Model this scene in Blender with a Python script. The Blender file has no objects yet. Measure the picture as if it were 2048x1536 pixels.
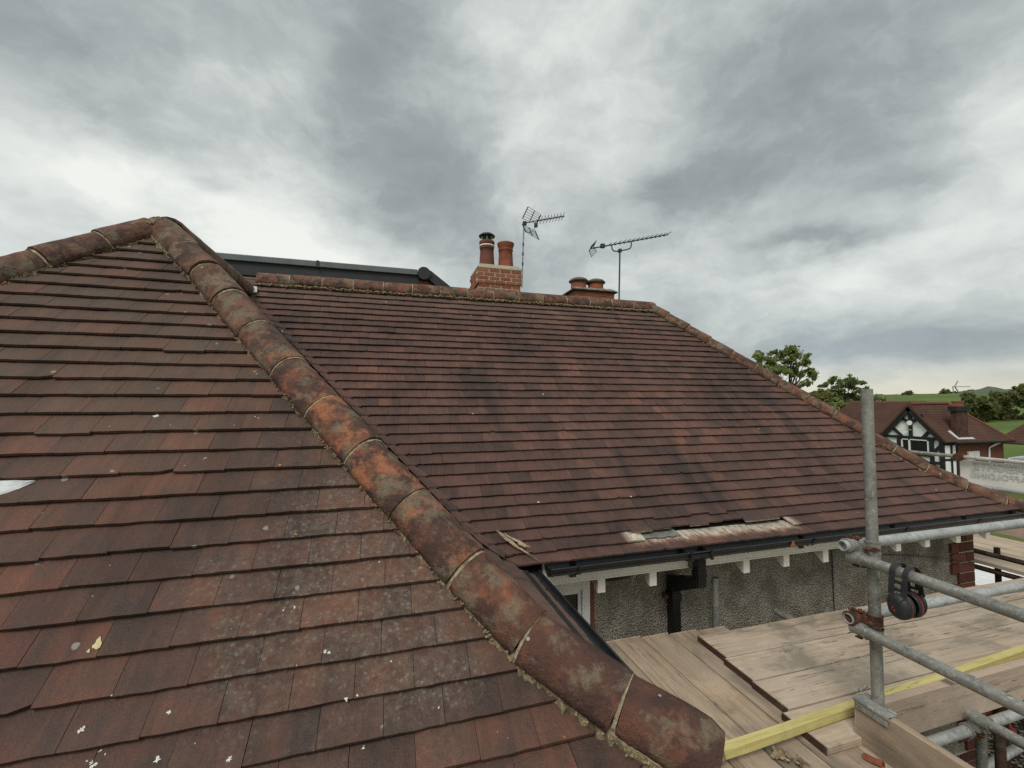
import bpy, bmesh, math, random
import numpy as np
from mathutils import Vector, Matrix, Quaternion
R = random.Random(7)
rad = math.radians
sc = bpy.context.scene
col = sc.collection

# ------------------------------------------------------------------ camera
YAW, PITCH, ROLL = rad(-16.32), rad(2.475), rad(-0.044)
cd = bpy.data.cameras.new('camera')
cam = bpy.data.objects.new('camera', cd); col.objects.link(cam)
fw = Vector((-math.sin(YAW)*math.cos(PITCH), math.cos(YAW)*math.cos(PITCH), math.sin(PITCH)))
r0 = Vector((math.cos(YAW), math.sin(YAW), 0)); u0 = r0.cross(fw)
rt = r0*math.cos(ROLL)+u0*math.sin(ROLL); up = -r0*math.sin(ROLL)+u0*math.cos(ROLL)
cam.matrix_world = Matrix(((rt.x, up.x, -fw.x, 0), (rt.y, up.y, -fw.y, 0), (rt.z, up.z, -fw.z, 0), (0, 0, 0, 1)))
cd.sensor_width = 36.0; cd.lens = 36.0*852.234/2048.0
cd.clip_start = 0.05; cd.clip_end = 5000
sc.camera = cam

# ------------------------------------------------------------------ view, sun
sc.view_settings.view_transform = 'Standard'
sc.view_settings.look = 'None'
sc.view_settings.exposure = 0.36
sc.view_settings.gamma = 1.0
sc.view_settings.use_curve_mapping = False
sc.render.engine = 'CYCLES'
sc.cycles.use_denoising = False
sc.cycles.max_bounces = 4
sc.cycles.diffuse_bounces = 3
SUN_EL, SUN_AZ = rad(50), rad(220)            # azimuth clockwise from +Y: behind the camera
sd = bpy.data.lights.new('sun', 'SUN'); sd.energy = 1.5; sd.angle = rad(24); sd.color = (1.0, 0.965, 0.91)
so = bpy.data.objects.new('sun', sd); col.objects.link(so)
sdir = Vector((math.sin(SUN_AZ)*math.cos(SUN_EL), math.cos(SUN_AZ)*math.cos(SUN_EL), math.sin(SUN_EL)))
so.rotation_euler = sdir.to_track_quat('Z', 'Y').to_euler(); so.location = (0, 0, 30)


# ------------------------------------------------------------------ node helper
class NT:
    def __init__(s, tree):
        s.t = tree
    def n(s, typ, ins=None, out=0, **props):
        nd = s.t.nodes.new(typ)
        for k, v in props.items():
            setattr(nd, k, v)
        for k, v in (ins or {}).items():
            s.put(nd.inputs[k], v)
        return nd.outputs[out]
    def put(s, sock, v):
        if isinstance(v, bpy.types.NodeSocket):
            s.t.links.new(v, sock)
        elif v is not None:
            if isinstance(v, (tuple, list, Vector)) and sock.type == 'RGBA' and len(v) == 3:
                v = tuple(v)+(1,)
            sock.default_value = v
    def m(s, op, a, b=0.0, c=None, clamp=False):
        ins = {0: a, 1: b}
        if c is not None: ins[2] = c
        return s.n('ShaderNodeMath', ins, operation=op, use_clamp=clamp)
    def v(s, op, a, b=(0, 0, 0), out=0):
        return s.n('ShaderNodeVectorMath', {0: a, 1: b}, out=out, operation=op)
    def dot(s, a, b):
        return s.v('DOT_PRODUCT', a, b, out=1)
    def noise(s, vec, scale, detail=4, rough=.55, dist=0.0, colr=False):
        return s.n('ShaderNodeTexNoise', {'Vector': vec, 'Scale': scale, 'Detail': detail, 'Roughness': rough, 'Distortion': dist}, out=1 if colr else 0)
    def voro(s, vec, scale, feature='F1', rnd=1.0):
        return s.n('ShaderNodeTexVoronoi', {'Vector': vec, 'Scale': scale, 'Randomness': rnd}, feature=feature)
    def ramp(s, fac, stops, interp='LINEAR'):
        nd = s.t.nodes.new('ShaderNodeValToRGB'); cr = nd.color_ramp; cr.interpolation = interp
        while len(cr.elements) < len(stops): cr.elements.new(.5)
        for e, (p, c) in zip(cr.elements, stops):
            e.position = p
            e.color = (c, c, c, 1) if isinstance(c, (int, float)) else tuple(c)+(1,)
        s.put(nd.inputs[0], fac)
        return nd.outputs[0]
    def ss(s, x, lo, hi, a=0.0, b=1.0):
        return s.n('ShaderNodeMapRange', {'Value': x, 'From Min': lo, 'From Max': hi, 'To Min': a, 'To Max': b}, interpolation_type='SMOOTHSTEP')
    def mix(s, f, a, b, mode='MIX'):
        nd = s.t.nodes.new('ShaderNodeMix'); nd.data_type = 'RGBA'; nd.blend_type = mode
        s.put(nd.inputs[0], f); s.put(nd.inputs[6], a); s.put(nd.inputs[7], b)
        return nd.outputs[2]
    def xyz(s, vec):
        nd = s.t.nodes.new('ShaderNodeSeparateXYZ'); s.t.links.new(vec, nd.inputs[0]); return nd.outputs
    def comb(s, x, y, z):
        return s.n('ShaderNodeCombineXYZ', {0: x, 1: y, 2: z})
    def pos(s):
        return s.n('ShaderNodeNewGeometry')
    def objco(s):
        return s.n('ShaderNodeTexCoord', out=3)
    def orand(s):
        return s.n('ShaderNodeObjectInfo', out=5)
    def rnd(s):
        a = s.n('ShaderNodeAttribute', out=2, attribute_name='rnd')
        return s.n('ShaderNodeTexWhiteNoise', {'W': s.m('ADD', s.m('MULTIPLY', a, 91.7), s.m('MULTIPLY', s.orand(), 37.3))}, noise_dimensions='1D')


def material(name):
    m = bpy.data.materials.new(name); m.use_nodes = True
    m.node_tree.nodes.clear()
    return m, NT(m.node_tree)
def finish(g, colr, rough=.8, bump=None, bstr=.3, bdist=.01, metal=0.0, spec=.3, trans=None):
    ins = {'Base Color': colr, 'Roughness': rough, 'Metallic': metal, 'Specular IOR Level': spec}
    nd = g.t.nodes.new('ShaderNodeBsdfPrincipled')
    for k, v in ins.items(): g.put(nd.inputs[k], v)
    if bump is not None:
        b = g.n('ShaderNodeBump', {'Height': bump, 'Strength': bstr, 'Distance': bdist})
        g.put(nd.inputs['Normal'], b)
    sh = nd.outputs[0]
    if trans is not None:
        t = g.n('ShaderNodeBsdfTranslucent', {'Color': colr})
        sh2 = g.t.nodes.new('ShaderNodeMixShader'); g.put(sh2.inputs[0], trans)
        g.t.links.new(sh, sh2.inputs[1]); g.t.links.new(t, sh2.inputs[2]); sh = sh2.outputs[0]
    o = g.t.nodes.new('ShaderNodeOutputMaterial'); g.t.links.new(sh, o.inputs[0])


# ------------------------------------------------------------------ world: broken grey overcast
w = bpy.data.worlds.new('World'); sc.world = w; w.use_nodes = True
w.node_tree.nodes.clear(); g = NT(w.node_tree)
D = g.n('ShaderNodeTexCoord', out=0)
dx, dy, dz = g.xyz(D)
zz = g.m('MAXIMUM', dz, 0.0)
den = g.m('ADD', zz, 0.26)
plane = g.comb(g.m('DIVIDE', dx, den), g.m('DIVIDE', dy, den), 0.0)     # cloud deck seen in perspective
wrp = g.v('SUBTRACT', g.noise(plane, 1.3, 5, .55, colr=True), (.5, .5, .5))
wrp2 = g.v('SUBTRACT', g.noise(D, 9.0, 4, .6, colr=True), (.5, .5, .5))
wq = g.n('ShaderNodeVectorMath', {0: wrp, 3: .22}, operation='SCALE')
wq2 = g.n('ShaderNodeVectorMath', {0: wrp2, 3: .05}, operation='SCALE')
DW = g.v('NORMALIZE', g.v('ADD', g.v('ADD', D, wq), wq2))
def dirv(az, el):
    a, e = rad(az), rad(el); return Vector((math.sin(a)*math.cos(e), math.cos(a)*math.cos(e), math.sin(e)))
def bank(az, el, sa, se, tilt, amt):
    d = dirv(az, el); rr = d.cross(Vector((0, 0, 1))).normalized(); uu = rr.cross(d)
    t = rad(tilt); r2 = rr*math.cos(t)+uu*math.sin(t); u2 = -rr*math.sin(t)+uu*math.cos(t)
    a = g.m('DIVIDE', g.dot(DW, tuple(r2)), math.sin(rad(sa)))
    b = g.m('DIVIDE', g.dot(DW, tuple(u2)), math.sin(rad(se)))
    q = g.m('ADD', g.m('MULTIPLY', a, a), g.m('MULTIPLY', b, b))
    e = g.m('EXPONENT', g.m('MULTIPLY', q, -1.0))
    f = g.ss(g.dot(DW, tuple(d)), 0.0, 0.4)
    return g.m('MULTIPLY', g.m('MULTIPLY', e, f), amt)
banks = [(-31, 20, 10, 5, 0, .26), (-17, 21, 8, 7, -40, .30), (-8, 17, 7, 4, -30, .30), (-17, 34, 7, 4, 30, .12),
         (-3, 38, 5, 12, -35, -.17), (5, 28, 6, 9, -40, -.20), (-30, 30, 16, 4.5, 8, -.20), (-22, 26, 10, 2.5, -8, -.08),
         (50, 29, 15, 5.5, 4, -.24), (62, 35, 13, 6, -8, -.24), (38, 25, 9, 4, 12, -.12), (66, 20, 8, 6, 10, .20), (58, 15, 9, 3.5, 8, .22),
         (24, 42, 9, 4, 40, .10), (30, 33, 5, 3, 35, .04), (52.5, 17.6, 5.5, .9, 8, -.26), (60, 22.5, 3.5, 1.2, 0, -.20), (63, 11, 8, 2.0, 5, .10),
         (44, 14, 8, 3, 10, -.08), (57, 6.0, 11, 1.6, -5, -.16), (60, 2.2, 12, 1.6, 0, .12), (15, 19, 9, 5, 0, -.06),
         (-4, 13, 2.2, 1.0, 0, -.10), (-20, 23.5, 1.8, .9, 0, -.16), (66, 26, 8, 3, 40, .10), (47, 9, 9, 2.4, 0, -.05)]
DS = g.v('MULTIPLY', D, (1.0, 1.0, 1.8))
DS = g.v('ADD', DS, g.n('ShaderNodeVectorMath', {0: wrp2, 3: .10}, operation='SCALE'))
n1 = g.noise(plane, 1.2, 6, .55, .3)
n2 = g.noise(DS, 3.1, 10, .56, .25)
n3 = g.noise(g.v('ADD', DS, (4.2, 1.3, 7.7)), 11.0, 8, .62, .5)
B = g.m('ADD', 0.56, g.m('MULTIPLY', g.m('SUBTRACT', n1, .5), .40))
B = g.m('ADD', B, g.m('MULTIPLY', g.m('SUBTRACT', g.ss(n2, .30, .70), .5), .40))
B = g.m('ADD', B, g.m('MULTIPLY', g.m('SUBTRACT', g.ss(n3, .30, .70), .5), .10))
for b in banks:
    B = g.m('ADD', B, bank(*b[:5], b[5]*1.3))
cl = g.ramp(B, [(0.0, (.20, .22, .226)), (.25, (.275, .302, .306)), (.50, (.405, .44, .43)), (.74, (.56, .59, .565)), (1.0, (.72, .735, .69))])
hz = g.ss(dz, .085, .0)
warmz = g.m('MULTIPLY', hz, g.ss(g.dot(D, tuple(dirv(62, 2))), .8, .99))
cl = g.mix(g.m('MULTIPLY', warmz, .75), cl, (.62, .58, .45))
blz = g.m('ADD', bank(56, 5.6, 9, 1.5, -4, .36), 0.0, clamp=True)
cl = g.mix(blz, cl, (.33, .395, .45))
sky = g.n('ShaderNodeTexSky', sky_type='NISHITA', sun_disc=False, sun_elevation=SUN_EL, sun_rotation=SUN_AZ)
sk = g.n('ShaderNodeVectorMath', {0: sky, 3: .08}, operation='SCALE')
fin = g.mix(.94, sk, cl)
bg = g.t.nodes.new('ShaderNodeBackground'); g.put(bg.inputs[0], fin); bg.inputs[1].default_value = 1.0
wo = g.t.nodes.new('ShaderNodeOutputWorld'); g.t.links.new(bg.outputs[0], wo.inputs[0])


# ------------------------------------------------------------------ materials
def tile_mat(name, side, palette, olive, lichen):
    m, g = material(name)
    p = g.pos(); x, y, z = g.xyz(p)
    if side: a = y; s = g.m('MULTIPLY', g.m('SUBTRACT', z, x), .7)
    else: a = x; s = g.m('MULTIPLY', g.m('ADD', z, y), .7)
    r = g.rnd()
    r2 = g.n('ShaderNodeTexWhiteNoise', {'W': g.m('ADD', g.m('MULTIPLY', r, 53.0), 3.1)}, noise_dimensions='1D')
    st = g.noise(g.comb(g.m('MULTIPLY', a, 26.0), g.m('MULTIPLY', s, 4.5), g.m('MULTIPLY', r, 9.0)), 1.0, 5, .62, .5)
    blot = g.noise(g.v('ADD', p, g.comb(r, g.m('MULTIPLY', r, 5.0), 0)), 9.0, 6, .62)
    big = g.noise(p, 1.25, 4, .55)
    stain = g.noise(g.comb(g.m('MULTIPLY', a, 2.6), g.m('MULTIPLY', s, .55), 0.0), 1.0, 4, .55)
    rw = .26 if lichen else .32
    f = g.m('ADD', g.m('MULTIPLY', r, rw), g.m('MULTIPLY', st, .62-rw*.35))
    f = g.m('ADD', f, g.m('MULTIPLY', g.m('SUBTRACT', big, .5), .75))
    f = g.m('ADD', f, .06 if lichen else .08)
    f = g.m('ADD', f, g.m('MULTIPLY', g.m('SUBTRACT', blot, .5), .75))
    c = g.ramp(f, palette)
    if olive:
        om = g.m('MULTIPLY', g.ss(g.m('ADD', y, g.m('MULTIPLY', big, .9)), 2.05, 2.75), g.ss(r2, .05, .75, .45, 1.0))
        c = g.mix(g.m('MULTIPLY', om, .52), c, g.mix(st, (.058, .048, .036), (.115, .094, .066)))
    if not lichen and not side:
        for x0, wd, s0, s1 in ((2.44, .09, 3.25, 1.95), (2.62, .05, 3.0, 2.0), (1.90, .07, 3.2, 2.2)):
            q_ = g.m('DIVIDE', g.m('SUBTRACT', g.m('ADD', a, g.m('MULTIPLY', st, .10)), x0+.05), wd)
            e_ = g.m('MULTIPLY', g.m('EXPONENT', g.m('MULTIPLY', g.m('MULTIPLY', q_, q_), -1.0)), g.m('MULTIPLY', g.ss(g.m('ADD', z, y), s0, s0-.5), g.ss(g.m('ADD', z, y), s1-.3, s1+.2)))
            c = g.mix(g.m('MULTIPLY', e_, .72), c, (.026, .020, .020))
    # dust bleached / dark run stains
    c = g.mix(g.m('MULTIPLY', g.ss(stain, .52, .70), .70), c, (.030, .021, .020))
    c = g.mix(g.m('MULTIPLY', g.ss(stain, .48, .28), .30), c, (.150, .080, .060))
    c = g.mix(g.m('MULTIPLY', g.ss(blot, .60, .8), .45), c, (.034, .027, .026))
    fine = g.noise(p, 230.0, 3, .65)
    c = g.mix(g.ss(fine, .40, .78, .0, .34), c, g.mix(.5, c, (.19, .135, .105)))
    c = g.mix(g.ss(fine, .48, .24, .0, .45), c, (.028, .021, .019))
    # pits
    pit = g.voro(p, 55.0)
    c = g.mix(g.m('MULTIPLY', g.ss(pit, .10, .055), g.ss(g.noise(p, 7.0, 2), .5, .62)), c, (.022, .015, .013))
    if lichen:
        d = g.v('SUBTRACT', p, (-.06, 1.50, -.60))
        d = g.n('ShaderNodeVectorMath', {0: d}, out=1, operation='LENGTH')
        zone = g.ss(g.m('ADD', d, g.m('MULTIPLY', g.m('SUBTRACT', g.noise(p, 3.5, 4), .5), 1.0)), .62, .18)
        zone2 = g.ss(g.noise(p, 2.0, 3), .50, .70, 0, .38)
        zone = g.m('MAXIMUM', zone, zone2)
        wv = g.v('ADD', p, g.n('ShaderNodeVectorMath', {0: g.v('SUBTRACT', g.noise(p, 90.0, 3, colr=True), (.5, .5, .5)), 3: .012}, operation='SCALE'))
        ln = g.noise(wv, 42.0, 5, .72, .4)
        spots = g.ss(g.voro(wv, 62.0), .40, .24)
        lm = g.m('MULTIPLY', g.m('MULTIPLY', zone, g.ss(ln, .40, .58)), g.m('ADD', .34, g.m('MULTIPLY', spots, .62)), clamp=True)
        c = g.mix(g.m('MULTIPLY', lm, .72), c, g.mix(g.noise(p, 30.0, 2), (.15, .13, .095), (.29, .255, .20)))
        # small pale rosettes and rare orange ones
        v2 = g.t.nodes.new('ShaderNodeTexVoronoi'); g.put(v2.inputs['Vector'], wv); v2.inputs['Scale'].default_value = 15.0
        pick = g.xyz(v2.outputs['Color'])
        rim = g.ss(v2.outputs['Distance'], .17, .12)
        c = g.mix(g.m('MULTIPLY', rim, g.m('GREATER_THAN', pick[0], .93)), c, (.26, .235, .20))
        ring = g.m('MULTIPLY', g.ss(v2.outputs['Distance'], .19, .15), g.ss(v2.outputs['Distance'], .05, .10))
        c = g.mix(g.m('MULTIPLY', ring, g.m('LESS_THAN', pick[1], .0005)), c, (.46, .20, .06))
    else:
        v2 = g.t.nodes.new('ShaderNodeTexVoronoi'); g.put(v2.inputs['Vector'], p); v2.inputs['Scale'].default_value = 5.5
        pick = g.xyz(v2.outputs['Color'])
        c = g.mix(g.m('MULTIPLY', g.ss(v2.outputs['Distance'], .052, .038), g.m('GREATER_THAN', pick[0], .66)), c, (.60, .57, .52))
        c = g.mix(g.m('MULTIPLY', g.ss(g.noise(p, 16.0, 4, .7), .64, .78), .4), c, (.22, .165, .135))
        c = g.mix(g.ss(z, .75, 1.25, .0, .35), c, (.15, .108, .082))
        cn = g.noise(p, 11.0, 6, .66); cn2 = g.noise(g.v('MULTIPLY', p, (1.0, .4, .4)), 34.0, 4, .6)
        zt = g.m('ADD', z, g.m('ADD', g.m('MULTIPLY', g.m('SUBTRACT', cn, .5), .030), g.m('MULTIPLY', g.m('SUBTRACT', cn2, .5), .022)))
        cm = g.m('MULTIPLY', g.m('MULTIPLY', g.ss(zt, -.976, -.962), g.ss(z, -.904, -.914)), g.m('MULTIPLY', g.ss(x, 1.56, 1.64), g.ss(x, 3.14, 3.02)))
        cm2 = g.m('MULTIPLY', cm, g.ss(zt, -.968, -.952))
        c = g.mix(g.m('MULTIPLY', cm, .7), c, (.28, .15, .09))
        c = g.mix(g.m('MULTIPLY', cm2, .92), c, g.mix(g.ss(cn2, .35, .65), (.30, .27, .21), (.60, .54, .43)))
    bmp = g.m('ADD', g.m('MULTIPLY', fine, .6), g.m('MULTIPLY', g.noise(p, 60.0, 4, .6), 1.0))
    finish(g, c, g.ss(blot, .3, .7, .62, .88), bmp, .75, .006, spec=.32)
    return m
WPAL = [(.12, (.034, .023, .021)), (.30, (.056, .035, .029)), (.46, (.082, .044, .034)), (.60, (.112, .052, .038)), (.74, (.140, .062, .043)), (.90, (.21, .086, .052))]
MPAL = [(.12, (.028, .019, .019)), (.32, (.052, .032, .029)), (.50, (.074, .042, .036)), (.68, (.098, .051, .042)), (.90, (.160, .078, .056))]
SPAL = [(.1, (.070, .050, .043)), (.5, (.105, .070, .057)), (.9, (.135, .084, .066))]
amp = lambda P, k: [(p_, (c_[0]*k*1.07, c_[1]*k, c_[2]*k*.93)) for p_, c_ in P]
WPAL = amp(WPAL, 1.30); MPAL = amp(MPAL, 1.22); SPAL = amp(SPAL, 1.2)
M_TW = tile_mat('weathered_clay_tile', False, WPAL, True, True)
M_TM = tile_mat('plum_clay_tile', False, MPAL, False, False)
M_TS = tile_mat('side_clay_tile', True, SPAL, False, False)

def hip_mat():
    m, g = material('terracotta_hip'); p = g.pos(); r = g.orand()
    o = g.v('ADD', p, g.comb(g.m('MULTIPLY', r, 7.0), g.m('MULTIPLY', r, 3.0), 0))
    b1 = g.noise(o, 6.0, 5, .64, .1); b2 = g.noise(o, 13.0, 6, .68, .1); f3 = g.noise(p, 120.0, 4, .7); st = g.noise(g.v('MULTIPLY', o, (1, 1, .25)), 30.0, 5, .6)
    x, y, z = g.xyz(p)
    c = g.ramp(g.m('ADD', g.m('MULTIPLY', b1, .8), g.m('MULTIPLY', b2, .25)), [(.34, (.080, .042, .032)), (.48, (.135, .060, .041)), (.58, (.20, .083, .050)), (.68, (.33, .125, .064)), (.80, (.42, .165, .080))])
    dk = g.noise(g.v('ADD', o, (3.3, 1.1, .4)), 8.0, 7, .70, .15)
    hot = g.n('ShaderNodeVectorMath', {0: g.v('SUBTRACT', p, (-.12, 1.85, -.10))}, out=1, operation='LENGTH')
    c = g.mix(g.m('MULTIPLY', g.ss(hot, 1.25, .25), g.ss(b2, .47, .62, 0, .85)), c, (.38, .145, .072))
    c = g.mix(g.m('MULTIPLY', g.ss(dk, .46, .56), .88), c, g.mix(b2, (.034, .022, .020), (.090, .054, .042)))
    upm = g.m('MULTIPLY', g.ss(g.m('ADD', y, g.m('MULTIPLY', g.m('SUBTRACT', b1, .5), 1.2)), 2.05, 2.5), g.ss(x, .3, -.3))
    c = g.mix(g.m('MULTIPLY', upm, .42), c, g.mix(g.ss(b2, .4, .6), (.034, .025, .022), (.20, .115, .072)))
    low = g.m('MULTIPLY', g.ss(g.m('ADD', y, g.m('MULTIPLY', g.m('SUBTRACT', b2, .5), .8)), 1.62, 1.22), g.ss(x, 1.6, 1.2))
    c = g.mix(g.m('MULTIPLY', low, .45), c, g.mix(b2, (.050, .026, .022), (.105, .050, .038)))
    gr = g.noise(g.v('ADD', o, (9.1, 4.4, 2.2)), 8.5, 6, .68, .1)
    c = g.mix(g.m('MULTIPLY', g.ss(gr, .49, .62), .70), c, g.mix(f3, (.105, .086, .055), (.30, .245, .165)))
    c = g.mix(g.m('MULTIPLY', g.ss(st, .58, .75), .5), c, (.05, .034, .03))
    c = g.mix(g.ss(f3, .60, .82, 0, .5), c, (.30, .23, .165))
    c = g.mix(g.ss(f3, .44, .24, 0, .65), c, (.024, .017, .015))
    v2 = g.t.nodes.new('ShaderNodeTexVoronoi'); g.put(v2.inputs['Vector'], p); v2.inputs['Scale'].default_value = 21.0
    c = g.mix(g.m('MULTIPLY', g.ss(v2.outputs['Distance'], .14, .10), g.m('GREATER_THAN', g.xyz(v2.outputs['Color'])[0], .95)), c, (.42, .38, .32))
    finish(g, c, .78, g.m('ADD', f3, g.m('MULTIPLY', g.noise(p, 45.0, 4), 1.4)), .8, .008, spec=.3)
    return m
M_HIP = hip_mat()

def simple(name, c1, c2, scale=30.0, rough=.8, bstr=.3, bdist=.005, metal=0.0, spec=.3, detail=5, c3=None, fs=150.0, fd=.35):
    m, g = material(name); p = g.pos()
    n = g.noise(p, scale, detail, .62)
    c = g.ramp(n, [(.32, c1), (.68, c2)])
    if c3 is not None:
        c = g.mix(g.ss(g.noise(p, scale*.37, 5, .65), .52, .66), c, c3)
    f = g.noise(p, fs, 3, .6)
    c = g.mix(g.ss(f, .5, .25, 0, fd), c, tuple(v*.45 for v in c1))
    finish(g, c, rough, g.m('ADD', f, n), bstr, bdist, metal, spec)
    return m
M_MORT = simple('sandy_mortar', (.19, .145, .085), (.38, .305, .19), 55, .95, .7, .006, c3=(.095, .078, .052))
M_MORTP = simple('pale_mortar', (.46, .40, .29), (.62, .55, .42), 30, .95, .5, .004)
M_PNT = simple('pale_pointing', (.26, .205, .125), (.56, .47, .32), 45, .95, .7, .006, c3=(.14, .11, .075))
M_PIPE = simple('soot_black_pipe', (.004, .0045, .005), (.008, .009, .0095), 14, .4, .05, .002, spec=.4)
M_DECK = simple('dark_underlay', (.012, .011, .010), (.02, .018, .016), 10, .95)
M_GUT = simple('black_plastic', (.012, .014, .015), (.022, .025, .027), 14, .34, .05, .002, spec=.5)
M_GREYP = simple('anthracite_trim', (.022, .023, .024), (.032, .033, .035), 8, .5, .04, .002, spec=.4)
M_GREYT = simple('slate_grey_trim', (.10, .115, .12), (.14, .155, .16), 8, .42, .04, .002, spec=.5)
M_WHITE = simple('cream_paint', (.76, .735, .65), (.83, .81, .73), 6, .55, .08, .002, c3=(.74, .70, .60), fd=.05)
M_UPVC = simple('white_window_plastic', (.66, .66, .63), (.78, .78, .76), 5, .4, .03, .002, spec=.5, fd=.03)
M_WHW = simple('white_render', (.80, .80, .78), (.86, .86, .84), 4, .8, .1, .004, fd=.04)
M_BLKT = simple('black_timber', (.010, .012, .013), (.022, .024, .026), 4, .6, .1, .004)
M_RUST = simple('rusty_steel', (.060, .026, .016), (.16, .066, .034), 60, .85, .5, .003, c3=(.045, .026, .02))
M_RTUBE = simple('rust_brown_tube', (.040, .024, .018), (.085, .046, .030), 20, .75, .3, .002, c3=(.12, .10, .08))
M_BLK = simple('dull_black_plastic', (.020, .021, .023), (.034, .035, .037), 30, .5, .12, .001, spec=.45)
M_REDP = simple('red_foam', (.26, .045, .042), (.36, .07, .06), 30, .6, .1, .001)
M_LEAD = simple('white_lead', (.45, .48, .50), (.66, .68, .68), 12, .5, .25, .004, c3=(.50, .46, .38))
M_STONE = simple('grey_concrete_cap', (.17, .16, .13), (.30, .28, .22), 14, .9, .5, .006)
M_POT = simple('clay_pot', (.20, .062, .034), (.31, .098, .052), 9, .8, .2, .004, c3=(.15, .058, .04))
M_POTD = simple('dark_clay_pot', (.12, .048, .036), (.19, .070, .048), 9, .8, .2, .004)
M_POTD2 = simple('mossy_pot_cap', (.09, .075, .05), (.20, .165, .11), 14, .9, .4, .004)
M_ALU = simple('dark_aerial_metal', (.030, .036, .034), (.055, .062, .06), 10, .6, .05, .001, spec=.4)
M_ALUL = simple('grey_mast', (.22, .23, .22), (.34, .35, .34), 25, .5, .05, .001, metal=.4)
M_STEEL = simple('stainless_cowl_strut', (.42, .42, .40), (.52, .52, .50), 20, .4, .05, .001, metal=.6)
M_GLASS = simple('dark_pane', (.008, .010, .012), (.014, .016, .018), 2, .12, .0, .001, spec=.5)
M_WOODT = simple('pale_splinter_wood', (.24, .17, .10), (.46, .36, .24), 26, .9, .5, .004, c3=(.12, .085, .055))
M_REDM = simple('red_plastic', (.42, .05, .05), (.52, .08, .075), 8, .45, .05, .001)
M_TUB = simple('green_grey_tub', (.14, .19, .17), (.22, .27, .25), 8, .6, .1, .002)
M_WPAINT = simple('white_car_paint', (.70, .72, .73), (.76, .78, .78), 3, .25, .0, .001, spec=.6)
M_PEACH = simple('bare_batten', (.46, .28, .16), (.56, .36, .22), 8, .8)

def galv(name, c1, c2, c3):
    m, g = material(name); p = g.pos()
    n = g.noise(p, 9.0, 6, .68, .5); f = g.noise(p, 70.0, 5, .7)
    c = g.ramp(n, [(.34, c1), (.62, c2)])
    c = g.mix(g.ss(f, .52, .66, 0, .9), c, c3)
    c = g.mix(g.ss(g.noise(p, 28.0, 6, .72), .53, .68, 0, .62), c, (.12, .11, .088))
    c = g.mix(g.ss(g.noise(g.v('ADD', p, (3, 1, 8)), 13.0, 6, .72), .62, .70, 0, .85), c, (.66, .65, .60))
    finish(g, c, g.ss(n, .3, .7, .42, .62), f, .15, .002, metal=.35, spec=.4)
    return m
M_GALV = galv('galvanised_tube', (.33, .337, .325), (.47, .475, .46), (.55, .55, .53))
M_GALVD = galv('weathered_tube', (.20, .20, .178), (.32, .317, .285), (.44, .435, .40))
M_GALVR = galv('whitewashed_tube', (.40, .37, .33), (.58, .56, .52), (.66, .65, .62))

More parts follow.
